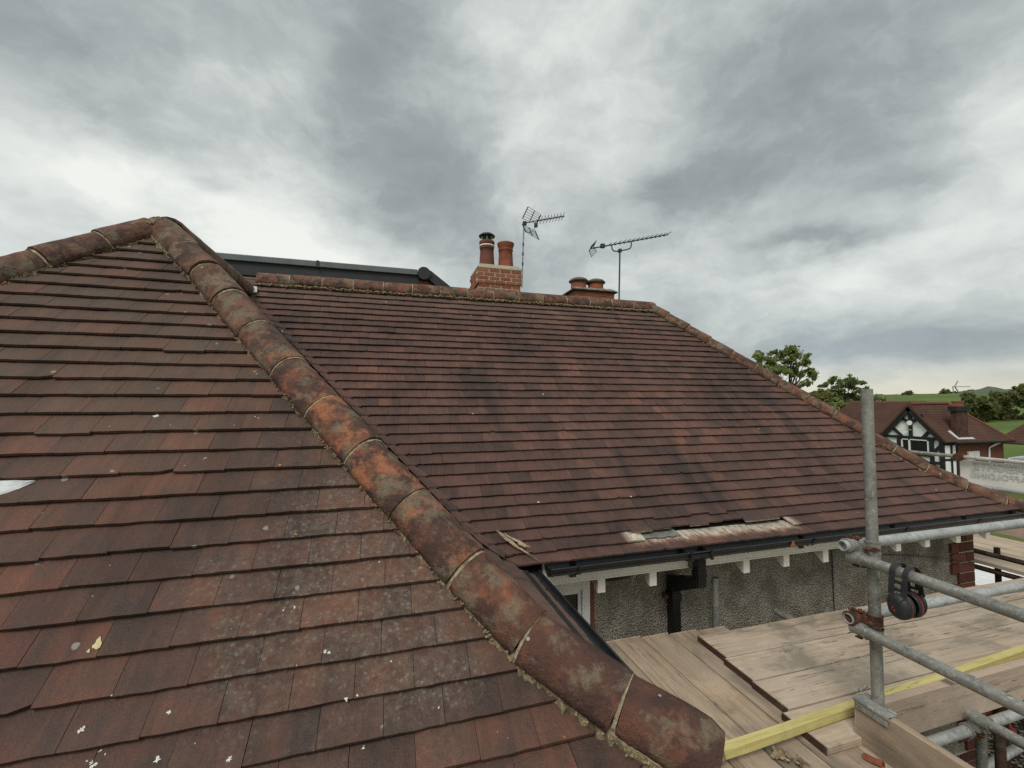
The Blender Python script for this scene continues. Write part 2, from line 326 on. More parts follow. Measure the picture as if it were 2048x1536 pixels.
def wood(name, c1, c2, c3, grain=1.0, dirt=.3):
    m, g = material(name); o = g.objco(); r = g.orand()
    x, y, z = g.xyz(o)
    ox = g.m('ADD', x, g.m('MULTIPLY', r, 31.0))
    vec = g.comb(g.m('MULTIPLY', ox, 1.3), g.m('MULTIPLY', g.m('ADD', y, g.m('MULTIPLY', r, 3.0)), 30.0), g.m('MULTIPLY', z, 30.0))
    gr = g.noise(vec, 1.0*grain, 6, .62, .7)
    vec2 = g.comb(g.m('MULTIPLY', ox, 2.2), g.m('MULTIPLY', y, 95.0), g.m('MULTIPLY', z, 60.0))
    fg = g.noise(vec2, 1.0, 5, .65, .3)
    pq = g.comb(ox, g.m('ADD', y, g.m('MULTIPLY', r, 9.0)), z)
    b = g.noise(pq, 3.2, 5, .62, .5)
    c = g.ramp(gr, [(.30, tuple(v*.62 for v in c1)), (.42, c1), (.60, c2), (.72, tuple(min(v*1.22, .8) for v in c2))])
    c = g.mix(g.ss(b, .40, .62, 0, .75), c, c3)
    c = g.mix(g.ss(fg, .45, .28, 0, .45), c, tuple(v*.40 for v in c1))
    big_ = g.noise(g.v('MULTIPLY', pq, (1.0, 1.6, 1.0)), 2.0, 5, .65, .3)
    c = g.mix(g.ss(big_, .50, .66, 0, dirt*1.2), c, tuple(v*.55 for v in c3))
    c = g.mix(g.ss(big_, .46, .34, 0, .4), c, tuple(min(v*1.25, .8) for v in c2))
    ck = g.noise(g.comb(g.m('MULTIPLY', ox, .8), g.m('MULTIPLY', g.m('ADD', y, g.m('MULTIPLY', r, 5.0)), 34.0), 0.0), 1.0, 3, .5, 1.1)
    ckm = g.m('MULTIPLY', g.ss(g.m('ABSOLUTE', g.m('SUBTRACT', ck, .5)), .012, .004), g.ss(g.noise(g.comb(g.m('MULTIPLY', ox, 1.7), g.m('MULTIPLY', y, 7.0), 3.3), 1.0, 2), .50, .56))
    c = g.mix(g.m('MULTIPLY', ckm, .85), c, (.035, .025, .018))
    sp = g.noise(pq, 15.0, 6, .72, .6)
    c = g.mix(g.ss(sp, .60, .76, 0, dirt), c, tuple(v*.5 for v in c3))
    c = g.mix(g.ss(g.noise(pq, 120.0, 3, .7), .58, .78, 0, .35), c, tuple(v*.45 for v in c1))
    # knots
    kv = g.t.nodes.new('ShaderNodeTexVoronoi'); g.put(kv.inputs['Vector'], g.comb(g.m('MULTIPLY', ox, 2.3), g.m('MULTIPLY', y, 6.5), 0.0)); kv.inputs['Scale'].default_value = 1.0
    kn = g.m('MULTIPLY', g.ss(kv.outputs['Distance'], .12, .06), g.m('GREATER_THAN', g.xyz(kv.outputs['Color'])[0], .72))
    c = g.mix(g.m('MULTIPLY', kn, .7), c, tuple(v*.4 for v in c1))
    # brighter or duller whole boards
    c = g.mix(g.ss(r, 0, 1, 0, .35), c, g.mix(.5, c, c3))
    finish(g, c, .88, g.m('ADD', gr, fg), .35, .003, spec=.2)
    return m
M_BOARD = wood('scaffold_board_wood', (.47, .365, .265), (.57, .45, .34), (.45, .38, .30), 1.0, .7)
M_BOARDL = wood('worn_board_wood', (.34, .25, .165), (.47, .355, .25), (.36, .29, .22), .8, .75)
M_TOE = wood('pinkish_toe_board', (.44, .32, .24), (.52, .395, .30), (.42, .34, .27), .5, .45)
M_YEL = wood('treated_yellow_timber', (.52, .44, .16), (.66, .575, .26), (.58, .50, .21), .8, .4)

def roughcast():
    m, g = material('roughcast_render'); p = g.pos()
    v = g.voro(g.v('ADD', p, g.n('ShaderNodeVectorMath', {0: g.noise(p, 60.0, 2, colr=True), 3: .02}, operation='SCALE')), 74.0)
    n = g.noise(p, 5.0, 5, .6)
    c = g.ramp(v, [(.05, (.60, .555, .465)), (.42, (.47, .43, .355)), (.80, (.30, .272, .225))])
    c = g.mix(g.ss(n, .42, .64, 0, .7), c, (.225, .195, .15))
    c = g.mix(g.ss(g.noise(g.v('MULTIPLY', p, (1, 1, .3)), 3.0, 5, .6), .5, .7, 0, .5), c, (.15, .135, .11))
    c = g.mix(g.ss(g.noise(p, 150.0, 3), .55, .75, 0, .6), c, (.05, .043, .035))
    finish(g, c, .95, g.m('MULTIPLY', v, -1.0), 1.0, .02, spec=.15)
    return m
M_RC = roughcast()

def brickmat(name, c1, c2, c3):
    m, g = material(name); p = g.pos(); r = g.rnd()
    c = g.ramp(g.m('ADD', g.m('MULTIPLY', r, .6), g.m('MULTIPLY', g.noise(p, 16.0, 5, .65), .4)), [(.15, c1), (.5, c2), (.85, c3)])
    f = g.noise(p, 130.0, 4, .7)
    c = g.mix(g.ss(f, .52, .3, 0, .6), c, tuple(v*.35 for v in c1))
    finish(g, c, .9, f, .5, .004, spec=.2)
    return m
M_BRK = brickmat('red_brick', (.085, .034, .026), (.145, .054, .038), (.20, .080, .054))
M_SOOT = simple('sooty_brown_brick', (.045, .026, .02), (.125, .058, .042), 3.0, .95, .6, .02, c3=(.035, .028, .024), fs=22.0)
M_BRKC = brickmat('orange_brick', (.24, .085, .05), (.32, .115, .066), (.38, .15, .085))
M_BRKO = brickmat('bright_orange_brick', (.26, .085, .045), (.34, .12, .06), (.38, .15, .08))

def leafmat(name, c1, c2, c3):
    m, g = material(name); p = g.pos(); r = g.rnd()
    n = g.noise(p, .9, 3, .6)
    c = g.ramp(g.m('ADD', g.m('MULTIPLY', r, .55), g.m('MULTIPLY', n, .5)), [(.2, c1), (.5, c2), (.85, c3)])
    finish(g, c, .6, trans=.42, spec=.2)
    return m
M_LEAF = leafmat('broadleaf_green', (.12, .145, .048), (.23, .265, .09), (.34, .37, .145))
M_LEAF2 = leafmat('mid_leaf_green', (.095, .14, .055), (.19, .25, .09), (.29, .34, .13))
M_LEAFY = leafmat('yellowish_leaf', (.11, .115, .04), (.21, .205, .07), (.30, .26, .105))
M_LEAFD = leafmat('hedge_leaf', (.08, .098, .038), (.165, .175, .065), (.25, .23, .09))
M_LEAFB = leafmat('haze_tinted_leaf', (.05, .065, .045), (.085, .105, .07), (.12, .135, .09))  # far foliage, greyed and paled in its colour to imitate haze
M_BARK = simple('bark', (.028, .022, .016), (.055, .044, .032), 12, .95, .5, .01)

def groundmat():
    m, g = material('grass_field'); p = g.pos()
    n = g.noise(p, .03, 5, .6); n2 = g.noise(g.v('MULTIPLY', p, (.25, 1.0, 1.0)), .09, 4, .55); n3 = g.noise(p, 1.7, 4, .6)
    c = g.ramp(n, [(.34, (.085, .125, .034)), (.66, (.135, .18, .052))])
    c = g.mix(g.ss(n2, .52, .68, 0, .5), c, (.06, .10, .022))
    c = g.mix(g.ss(n3, .45, .75, 0, .45), c, (.15, .18, .05))
    finish(g, c, .95, n3, .4, .05, spec=.1)
    return m
M_FIELD = groundmat()
def gravelmat():
    m, g = material('pale_gravel'); p = g.pos()
    v = g.t.nodes.new('ShaderNodeTexVoronoi'); g.put(v.inputs['Vector'], p); v.inputs['Scale'].default_value = 24.0
    c = g.ramp(g.xyz(v.outputs['Color'])[0], [(.1, (.10, .075, .05)), (.5, (.25, .19, .125)), (.9, (.46, .40, .30))])
    c = g.mix(g.ss(v.outputs['Distance'], .35, .6), c, (.03, .022, .016))
    finish(g, c, .95, g.m('MULTIPLY', v.outputs['Distance'], -1.0), 1.0, .03, spec=.2)
    return m
M_GRAVEL = gravelmat()
def farroof():
    m, g = material('far_roof_tiles'); p = g.pos(); x, y, z = g.xyz(p)
    rows = g.n('ShaderNodeTexWave', {'Vector': g.comb(0.0, 0.0, z), 'Scale': 2.2, 'Distortion': .6, 'Detail': 2}, wave_type='BANDS', bands_direction='Z')
    n = g.noise(p, 1.1, 6, .65); f = g.noise(p, 9.0, 4, .7)
    c = g.ramp(n, [(.3, (.070, .038, .029)), (.7, (.118, .062, .045))])
    c = g.mix(g.ss(f, .5, .75, 0, .5), c, (.055, .03, .025))
    c = g.mix(g.ss(rows, .4, .1, 0, .35), c, (.03, .018, .015))
    finish(g, c, .9, f, .3, .01, spec=.15)
    return m
M_FROOF = farroof()
def bannermat():
    m, g = material('faded_banner'); p = g.pos(); x, y, z = g.xyz(p)
    n = g.noise(p, 7.0, 5, .6)
    c = g.ramp(n, [(.3, (.74, .735, .68)), (.7, (.82, .815, .77))])
    finish(g, c, .8, g.noise(p, 9.0, 3), .2, .01, trans=.12, spec=.1)
    return m
M_BAN = bannermat()
M_BANT = simple('faded_print', (.50, .50, .47), (.60, .60, .56), 30, .8)
M_LICH = simple('white_lichen', (.55, .55, .46), (.72, .72, .62), 60, .95, .4, .002)
M_LICHO = simple('orange_lichen_crust', (.38, .16, .05), (.50, .24, .09), 90, .95, .4, .002)
M_LICHY = simple('yellow_lichen', (.50, .44, .22), (.66, .60, .36), 60, .95, .4, .002)
M_SMEAR = simple('mortar_smear', (.30, .26, .19), (.56, .51, .42), 22, .95, .4, .003, c3=(.30, .16, .09))
M_GREYSM = simple('grey_exposed_felt', (.12, .125, .11), (.24, .24, .20), 26, .9, .5, .004)


# ------------------------------------------------------------------ mesh builder
class MB:
    def __init__(s):
        s.V = []; s.F = []; s.A = []; s.rnd = 0.0; s.sm = []; s.smooth = False
    def add(s, vs, fs):
        b = len(s.V); s.V += [tuple(v) for v in vs]
        for f in fs:
            s.F.append(tuple(b+i for i in f)); s.A.append(s.rnd); s.sm.append(s.smooth)
        return s
    def box(s, a, b, rot=None, piv=None):
        x0, y0, z0 = a; x1, y1, z1 = b
        vs = [Vector((x, y, z)) for z in (z0, z1) for y in (y0, y1) for x in (x0, x1)]
        if rot is not None:
            p = Vector(piv) if piv is not None else (Vector(a)+Vector(b))/2
            vs = [p+rot @ (v-p) for v in vs]
        return s.add(vs, [(0, 2, 3, 1), (4, 5, 7, 6), (0, 1, 5, 4), (2, 6, 7, 3), (0, 4, 6, 2), (1, 3, 7, 5)])
    def tube(s, p0, p1, r, n=16, r1=None, caps=True, hollow=0.0):
        p0, p1 = Vector(p0), Vector(p1); d = (p1-p0).normalized()
        a = d.orthogonal().normalized(); b = d.cross(a); r1 = r if r1 is None else r1
        ring = lambda p, q: [p+(a*math.cos(2*math.pi*i/n)+b*math.sin(2*math.pi*i/n))*q for i in range(n)]
        sm = s.smooth; s.smooth = True
        vs = ring(p0, r)+ring(p1, r1)
        s.add(vs, [(i, (i+1) % n, n+(i+1) % n, n+i) for i in range(n)])
        s.smooth = False
        if hollow > 0:
            dep = min((p1-p0).length*.45, .12)
            for p, q, sgn in ((p0, r, 1), (p1, r1, -1)):
                vs = ring(p, q)+ring(p, q-hollow)+ring(p+d*dep*sgn, q-hollow)
                fs = []
                for i in range(n):
                    j = (i+1) % n
                    for o in (0, n):
                        fs.append((o+i, o+n+i, o+n+j, o+j) if sgn > 0 else (o+i, o+j, o+n+j, o+n+i))
                fs.append(tuple(range(2*n, 3*n)))
                s.add(vs, fs)
        elif caps:
            s.add(ring(p0, r), [tuple(range(n-1, -1, -1))]); s.add(ring(p1, r1), [tuple(range(n))])
        s.smooth = sm
        return s
    def path(s, pts, r, n=8):
        for a, b in zip(pts[:-1], pts[1:]): s.tube(a, b, r, n)
        return s
    def prism(s, poly, off):
        n = len(poly); P = [Vector(p) for p in poly]; off = Vector(off)
        vs = P+[p+off for p in P]
        return s.add(vs, [tuple(range(n)), tuple(range(2*n-1, n-1, -1))]+[(i, n+i, n+(i+1) % n, (i+1) % n) for i in range(n)])
    def blob(s, c, r, seed=0, jit=.3, squash=(1, 1, 1)):
        t = (1+5**.5)/2
        vs = [(-1, t, 0), (1, t, 0), (-1, -t, 0), (1, -t, 0), (0, -1, t), (0, 1, t), (0, -1, -t), (0, 1, -t), (t, 0, -1), (t, 0, 1), (-t, 0, -1), (-t, 0, 1)]
        fs = [(0, 11, 5), (0, 5, 1), (0, 1, 7), (0, 7, 10), (0, 10, 11), (1, 5, 9), (5, 11, 4), (11, 10, 2), (10, 7, 6), (7, 1, 8), (3, 9, 4), (3, 4, 2), (3, 2, 6), (3, 6, 8), (3, 8, 9), (4, 9, 5), (2, 4, 11), (6, 2, 10), (8, 6, 7), (9, 8, 1)]
        q = Quaternion((R.random()-.5, R.random()-.5, R.random()-.5, R.random()-.5)).normalized()
        out = []
        for v in vs:
            v = (q @ Vector(v)).normalized()*r*(1+(R.random()-.5)*2*jit)
            out.append(Vector(c)+Vector((v.x*squash[0], v.y*squash[1], v.z*squash[2])))
        return s.add(out, fs)
    def lathe(s, c, prof, n=20):
        c = Vector(c); vs = []; k = len(prof)
        for (r, z) in prof:
            vs += [c+Vector((r*math.cos(2*math.pi*i/n), r*math.sin(2*math.pi*i/n), z)) for i in range(n)]
        sm = s.smooth; s.smooth = True
        s.add(vs, [(j*n+i, j*n+(i+1) % n, (j+1)*n+(i+1) % n, (j+1)*n+i) for j in range(k-1) for i in range(n)])
        s.smooth = sm
        return s
    def mesh(s, name, mat):
        me = bpy.data.meshes.new(name); me.from_pydata(s.V, [], s.F)
        if any(s.A):
            at = me.attributes.new('rnd', 'FLOAT', 'FACE'); at.data.foreach_set('value', s.A)
        me.polygons.foreach_set('use_smooth', s.sm)
        for mm in (mat if isinstance(mat, (list, tuple)) else [mat]): me.materials.append(mm)
        me.update()
        return me
    def build(s, name, mat, parent=None, bevel=0.0):
        me = s.mesh(name, mat)
        o = bpy.data.objects.new(name, me); col.objects.link(o)
        if parent is None:
            v = np.array(s.V); c = Vector((v[:, 0].mean(), v[:, 1].mean(), v[:, 2].min()))
            me.transform(Matrix.Translation(-c)); o.location = c
        else: put(o, parent)
        if bevel:
            md = o.modifiers.new('bevel', 'BEVEL'); md.width = bevel; md.segments = 2; md.limit_method = 'ANGLE'
        return o
def put(o, parent):
    o.parent = parent
    if parent.type == 'EMPTY': o.matrix_parent_inverse = Matrix.Translation(-parent.location)
def thing(name, loc, label, cat, group=None):
    o = bpy.data.objects.new(name, None); col.objects.link(o); o.location = loc; o.empty_display_size = .1
    return tag(o, label, cat, group)
def tag(o, label=None, cat=None, group=None, kind=None):
    if label: o['label'] = label
    if cat: o['category'] = cat
    if group: o['group'] = group
    if kind: o['kind'] = kind
    return o

# ------------------------------------------------------------------ ground, fields, hills
def terr(r, az):
    def sm(a, b): t = min(1, max(0, (r-a)/(b-a))); return t*t*(3-2*t)
    z = -4.02-1.1*sm(9, 24)+1.0*sm(45, 95)+8.5*sm(105, 320)-3.0*sm(330, 700)
    return z
rr_ = [0, 4, 8, 12, 16, 20, 26, 34, 45, 60, 75, 90, 105, 125, 150, 180, 215, 250, 285, 320, 345, 400, 500, 700, 1000, 1600, 2600]
mb = MB(); na = 144; mb.smooth = True
vs = [Vector((r*math.sin(2*math.pi*i/na), r*math.cos(2*math.pi*i/na), terr(r, 0)+(.25*math.sin(i*1.7+r*.05) if r > 100 else 0))) for r in rr_ for i in range(na)]
mb.add(vs, [(j*na+i, (j+1)*na+i, (j+1)*na+(i+1) % na, j*na+(i+1) % na) for j in range(len(rr_)-1) for i in range(na)])
tag(mb.build('ground', M_FIELD, None), kind='structure')
mb = MB(); mb.smooth = True
N = 90
for j, (ro, hs) in enumerate(((650, 0.0), (760, .6), (900, 1.0), (1050, .55), (1300, -.2))):
    for i in range(N):
        az = rad(46+i*.5)
        top = 15.5*(1/(1+math.exp(-(math.degrees(az)-60.5)*.8)))*(1+.25*math.sin(i*.55)+.12*math.sin(i*1.9))+2
        mb.V.append((ro*math.sin(az), ro*math.cos(az), top*hs-4*(1-hs)))
for j in range(4):
    for i in range(N-1):
        mb.F.append((j*N+i, (j+1)*N+i, (j+1)*N+i+1, j*N+i+1)); mb.A.append(0); mb.sm.append(True)
M_HILL = simple('haze_tinted_hill', (.075, .095, .070), (.11, .13, .095), .02, .95, .0, .01)  # wooded hill; distance haze is painted in as a paler grey-green
tag(mb.build('hills', M_HILL, None), kind='structure')
mb = MB()
mb.box((-14, -14, -4.3), (14.5, 16, -3.985))
tag(mb.build('gravel_yard', M_GRAVEL), kind='structure')

# ------------------------------------------------------------------ roof profiles
P45 = rad(45.68)
def profile(k0, z0, kbend, angs):
    ks = [k0]; H = [0.0]; Z = [z0]
    L = (kbend-k0)*.1; ks.append(kbend); H.append(L*math.cos(P45)); Z.append(z0-L*math.sin(P45))
    for a in angs:
        ks.append(ks[-1]+1); H.append(H[-1]+.1*math.cos(rad(a))); Z.append(Z[-1]-.1*math.sin(rad(a)))
    ks.append(ks[-1]+2); H.append(H[-1]+.2*math.cos(rad(angs[-1]))); Z.append(Z[-1]-.2*math.sin(rad(angs[-1])))
    ks = [ks[0]-4]+ks; H = [H[0]-.4*math.cos(P45)]+H; Z = [Z[0]+.4*math.sin(P45)]+Z
    return lambda k: (float(np.interp(k, ks, H)), float(np.interp(k, ks, Z)))
WX, WY, WZ = -1.42, 3.215, 1.142              # wing hip apex
MY, MZ, MX = 4.94, 1.308, 3.36                # main ridge line, right-hand hip apex
PW = profile(-2.45, WZ, 25, [37, 31, 26, 22])           # eaves course 29
PM = profile(-1.6, MZ, 26, [37, 38, 36, 30, 29, 22])    # eaves course 32
def inv(P, z):
    lo, hi = -3.0, 40.0
    for _ in range(50):
        mid = (lo+hi)/2
        if P(mid)[1] > z: lo = mid
        else: hi = mid
    return (lo+hi)/2
def valley_x(km): return WX+PW(inv(PW, PM(km)[1]))[0]           # along a main course
def valley_y(kw): return MY-PM(inv(PM, PW(kw)[1]))[0]           # along a wing side course
def wing_valley_top(): return inv(PM, WZ)
SL = {
    'front': dict(tail=lambda k: Vector((0, WY-PW(k)[0], PW(k)[1])), A=Vector((1, 0, 0)), k=(0, 29),
                  lo=lambda k: max(WX-PW(k)[0]+.02, -2.5), hi=lambda k: WX+PW(k)[0]-.015),
    'main': dict(tail=lambda k: Vector((0, MY-PM(k)[0], PM(k)[1])), A=Vector((1, 0, 0)), k=(0, 32),
                 lo=lambda k: (valley_x(k)+.01 if k > .7 else WX-.25), hi=lambda k: MX+PM(k)[0]-.015),
    'side': dict(tail=lambda k: Vector((WX+PW(k)[0], 0, PW(k)[1])), A=Vector((0, 1, 0)), k=(-1, 29),
                 lo=lambda k: WY-PW(k)[0]+.015, hi=lambda k: valley_y(k)-.01),
}
TW, TL, TT, GAP, TILT = .165, .205, .0115, .0014, .185
house = thing('tiled_house', (1.0, 4.0, -4.0), 'house with brown clay tiled hipped roof in the foreground, under repair', 'house')

# shared tile meshes (tail at t=0, runs up-slope in +y, face up +z)
def tile_grid(seed, w=TW-GAP, chip=0):
    rr = random.Random(seed); nx, ny = 5, 4
    vs = []
    bow = rr.uniform(-.0012, .0022)
    for lay in (0, 1):
        for j in range(ny):
            t = TL*[0, .035, .11, .205][j]/.205
            for i in range(nx):
                a = -w/2+w*i/(nx-1)
                ca = bow*(1-(2*a/w)**2)-.0011*((1-t/TL)**6)
                e = rr.uniform(-.0016, .0016) if j == 0 and lay == 0 else 0
                vs.append([a, t+e, ca+rr.uniform(-.0005, .0005)-lay*TT])
    for i in range(nx): vs[nx*ny+i][1] = vs[i][1]+.001
    if chip == 1: vs[0][1] += .016; vs[nx*ny][1] += .014; vs[0][0] += .004
    if chip == 2: vs[nx-1][1] += .012; vs[nx*ny+nx-1][1] += .012
    fs = [(j*nx+i, j*nx+i+1, (j+1)*nx+i+1, (j+1)*nx+i) for j in range(ny-1) for i in range(nx-1)]
    o = nx*ny
    fs += [(i+1, i, o+i, o+i+1) for i in range(nx-1)]
    fs += [(j*nx, (j+1)*nx, o+(j+1)*nx, o+j*nx) for j in range(ny-1)]
    fs += [((j+1)*nx+nx-1, j*nx+nx-1, o+j*nx+nx-1, o+(j+1)*nx+nx-1) for j in range(ny-1)]
    return vs, fs
VAR = [tile_grid(i, chip=(1 if i == 7 else 2 if i == 8 else 0)) for i in range(9)]
VMESH = {}
def vmesh(i, mat):
    if (i, mat.name) not in VMESH:
        m_ = MB(); m_.add(*VAR[i]); VMESH[(i, mat.name)] = m_.mesh('roof_tile', mat)
    return VMESH[(i, mat.name)]
def clip(poly, f):
    out = []
    for p, q in zip(poly, poly[1:]+poly[:1]):
        a, b = f(p), f(q)
        if a >= 0: out.append(p)
        if (a >= 0) != (b >= 0):
            t = a/(a-b); out.append((p[0]+(q[0]-p[0])*t, p[1]+(q[1]-p[1])*t))
    return out
def skip_tile(sl, k, a):
    if sl != 'main': return False
    if k == 31 and 1.66 < a < 3.08: return True
    return False
tiles = []      # (score, slope, frame matrix, poly or None, variant, rnd)
for sl, S in SL.items():
    k0, k1 = S['k']
    for k in range(k0, k1+1):
        T = S['tail'](k); U = (S['tail'](k-1)-T).normalized(); A = S['A']
        Nn = A.cross(U).normalized()
        if Nn.z < 0: Nn = -Nn
        Ax = A if A.cross(U).dot(Nn) > 0 else -A
        kt = k-TL/.1
        lo0, hi0, lo1, hi1 = S['lo'](k), S['hi'](k), S['lo'](kt), S['hi'](kt)
        off = (k % 2)*TW/2+R.uniform(-.012, .012)
        i0 = math.floor((min(lo0, lo1)-off)/TW)-1; i1 = math.ceil((max(hi0, hi1)-off)/TW)+1
        Up = (U-Nn*TILT).normalized(); Np = (Nn+U*TILT).normalized()
        for i in range(i0, i1+1):
            a = off+i*TW+TW/2
            if skip_tile(sl, k, a): continue
            h = (TW-GAP)/2
            rect = [(a-h, 0), (a+h, 0), (a+h, TL), (a-h, TL)]
            poly = clip(rect, lambda p: p[0]-(lo0+(lo1-lo0)*p[1]/TL))
            if len(poly) >= 3: poly = clip(poly, lambda p: (hi0+(hi1-hi0)*p[1]/TL)-p[0])
            if len(poly) < 3: continue
            ar = abs(sum(p[0]*q[1]-q[0]*p[1] for p, q in zip(poly, poly[1:]+poly[:1])))/2
            if ar < 6e-4: continue
            full = ar > .98*(TW-GAP)*TL
            j = R.gauss(0, .0011); dn = R.uniform(-.0008, .0014); yaw = R.gauss(0, .0028)
            if sl == 'main' and k == 30 and 1.6 < a < 3.0: j = R.choice((.012, .004, -.012, -.026, -.03)); yaw = R.uniform(-.03, .03)
            if sl == 'main' and k == 29 and 1.9 < a < 2.6: j = R.choice((.0, -.016, -.022))
            big = R.random()
            if big < .012: j -= R.uniform(.004, .010); yaw += R.uniform(-.02, .02)
            sgn = 1 if Ax == A else -1
            org = T+A*a+Up*j+Nn*dn
            rot = Matrix(((Ax.x, Up.x, Np.x), (Ax.y, Up.y, Np.y), (Ax.z, Up.z, Np.z))).to_4x4()
            mw = Matrix.Translation(org) @ rot @ Matrix.Rotation(yaw, 4, 'Z')
            lp = None if full else [((p[0]-a)*sgn, p[1]) for p in poly]
            c = org+U*.05; dpt = c.dot(fw)
            px = c.dot(rt)/max(dpt, .01)*852.2+1024; py = 768-c.dot(up)/max(dpt, .01)*852.2
            vis = dpt > .2 and -60 < px < 2110 and py < 1600
            score = (abs((c*-1).normalized().dot(Nn))/dpt**2 if vis and (c*-1).dot(Nn) > 0 else 0)*(ar if not full else TW*TL)
            var = R.randrange(7) if R.random() > .04 else R.choice((7, 8))
            tiles.append((score if sl != 'side' else 0, sl, mw, lp, var, R.random()))
tiles.sort(key=lambda t: -t[0])
TM = {'front': M_TW, 'main': M_TM, 'side': M_TS}
rest = MB(); rest_m = []
def poly_tile(lp):
    n = len(lp)
    if sum(p[0]*q[1]-q[0]*p[1] for p, q in zip(lp, lp[1:]+lp[:1])) < 0: lp = lp[::-1]
    vs = [(x, y, 0) for x, y in lp]+[(x, y, -TT) for x, y in lp]
    return vs, [tuple(range(n))]+[((i+1) % n, i, n+i, n+(i+1) % n) for i in range(n)]
for idx, (s_, sl, mw, lp, var, rn) in enumerate(tiles):
    if idx < 300:
        if lp is None: me = vmesh(var, TM[sl])
        else:
            b_ = MB(); b_.add(*poly_tile(lp)); me = b_.mesh('roof_tile', TM[sl])
        o = bpy.data.objects.new('roof_tile', me); col.objects.link(o); o.matrix_world = mw; o.parent = house
        o.matrix_parent_inverse = Matrix.Translation(-house.location)
    else:
        vs, fs = VAR[var] if lp is None else poly_tile(lp)
        b0 = len(rest.F); rest.rnd = rn*.98+.01
        rest.add([mw @ Vector(v) for v in vs], fs)
        rest_m += [('front', 'main', 'side').index(sl)]*len(fs)
ro = rest.build('roof_tiling', [M_TW, M_TM, M_TS], house); tag(ro, kind='stuff')
ro.data.polygons.foreach_set('material_index', rest_m)

# deck under the tiles (keeps light out of the joints) and hidden rear slopes
dk = MB()
def strip(fa, fb, ks, dn):
    vs = []
    for k in ks: vs += [fa(k)+dn, fb(k)+dn]
    dk.add(vs, [(2*i, 2*i+1, 2*i+3, 2*i+2) for i in range(len(ks)-1)])
kk = [-1.6]+[x*1.0 for x in range(0, 32)]; kw = [-2.45]+[x*1.0 for x in range(-2, 29)]
dwn = Vector((0, 0, -.062))
strip(lambda k: Vector((max(valley_x(k), WX-.2) if k > .7 else WX-.2, MY-PM(k)[0], PM(k)[1])), lambda k: Vector((MX+PM(k)[0]-.03, MY-PM(k)[0], PM(k)[1])), kk, dwn)
strip(lambda k: Vector((WX-PW(k)[0], WY-PW(k)[0], PW(k)[1])), lambda k: Vector((WX+PW(k)[0]-.03, WY-PW(k)[0], PW(k)[1])), kw, dwn)
strip(lambda k: Vector((WX+PW(k)[0], WY-PW(k)[0]+.03, PW(k)[1])), lambda k: Vector((WX+PW(k)[0], valley_y(k), PW(k)[1])), kw, dwn)
dk.build('roof_deck', M_DECK, house)
rs = MB()
rs.add([(MX, MY, MZ-.03), (MX+PM(31)[0], MY-PM(31)[0]+.03, PM(31)[1]-.03), (MX+PM(31)[0], MY+PM(31)[0], PM(31)[1]-.03)], [(0, 1, 2)])
rs.add([(WX-.1, MY, MZ-.03), (MX, MY, MZ-.03), (MX+PM(31)[0], MY+PM(31)[0], PM(31)[1]-.03), (WX-2.4, MY+PM(31)[0], PM(31)[1]-.03)], [(0, 1, 2, 3)])
rs.add([(WX, WY, WZ-.03), (WX, 5.0, WZ-.03), (WX-PW(28)[0], 5.0, PW(28)[1]-.03), (WX-PW(28)[0], WY-PW(28)[0]+.03, PW(28)[1]-.03)], [(0, 1, 2, 3)])
rs.build('rear_roof_slope', M_TM, house)

# valley tiles
for k in range(2, 32):
    def vp(kq, s, lift):
        z = PM(kq)[1]; c = Vector((valley_x(kq), MY-PM(kq)[0], z))
        if s >= 0: return c+Vector((s, 0, 0))+Vector((0, 0, lift))
        return Vector((WX+PW(inv(PW, z))[0], MY-PM(kq)[0]+s, z+lift))
    b_ = MB(); cols = [-.075, -.04, 0, .04, .08]
    vs = []
    for t, wd, lf in ((0, 1.0, .006), (.5, .8, .002), (1.3, .45, -.006)):
        for s in cols:
            bul = .004*(1-abs(s)/.08) if t == 0 else 0
            vs.append(vp(k+.05-t+(.16*(1-abs(s)/.08)**1.0 if t == 0 else 0), s*wd, lf+(.012 if abs(s) < .01 else 0)))
    n = len(cols)
    fs = [(j*n+i, j*n+i+1, (j+1)*n+i+1, (j+1)*n+i) for j in range(2) for i in range(n-1)]
    low = [v-Vector((0, 0, .012)) for v in vs[:n]]
    fs += [(i+1, i, 3*n+i, 3*n+i+1) for i in range(n-1)]
    b_.smooth = False; b_.add(vs+low, fs)
    b_.build('valley_tile', M_TM, house)

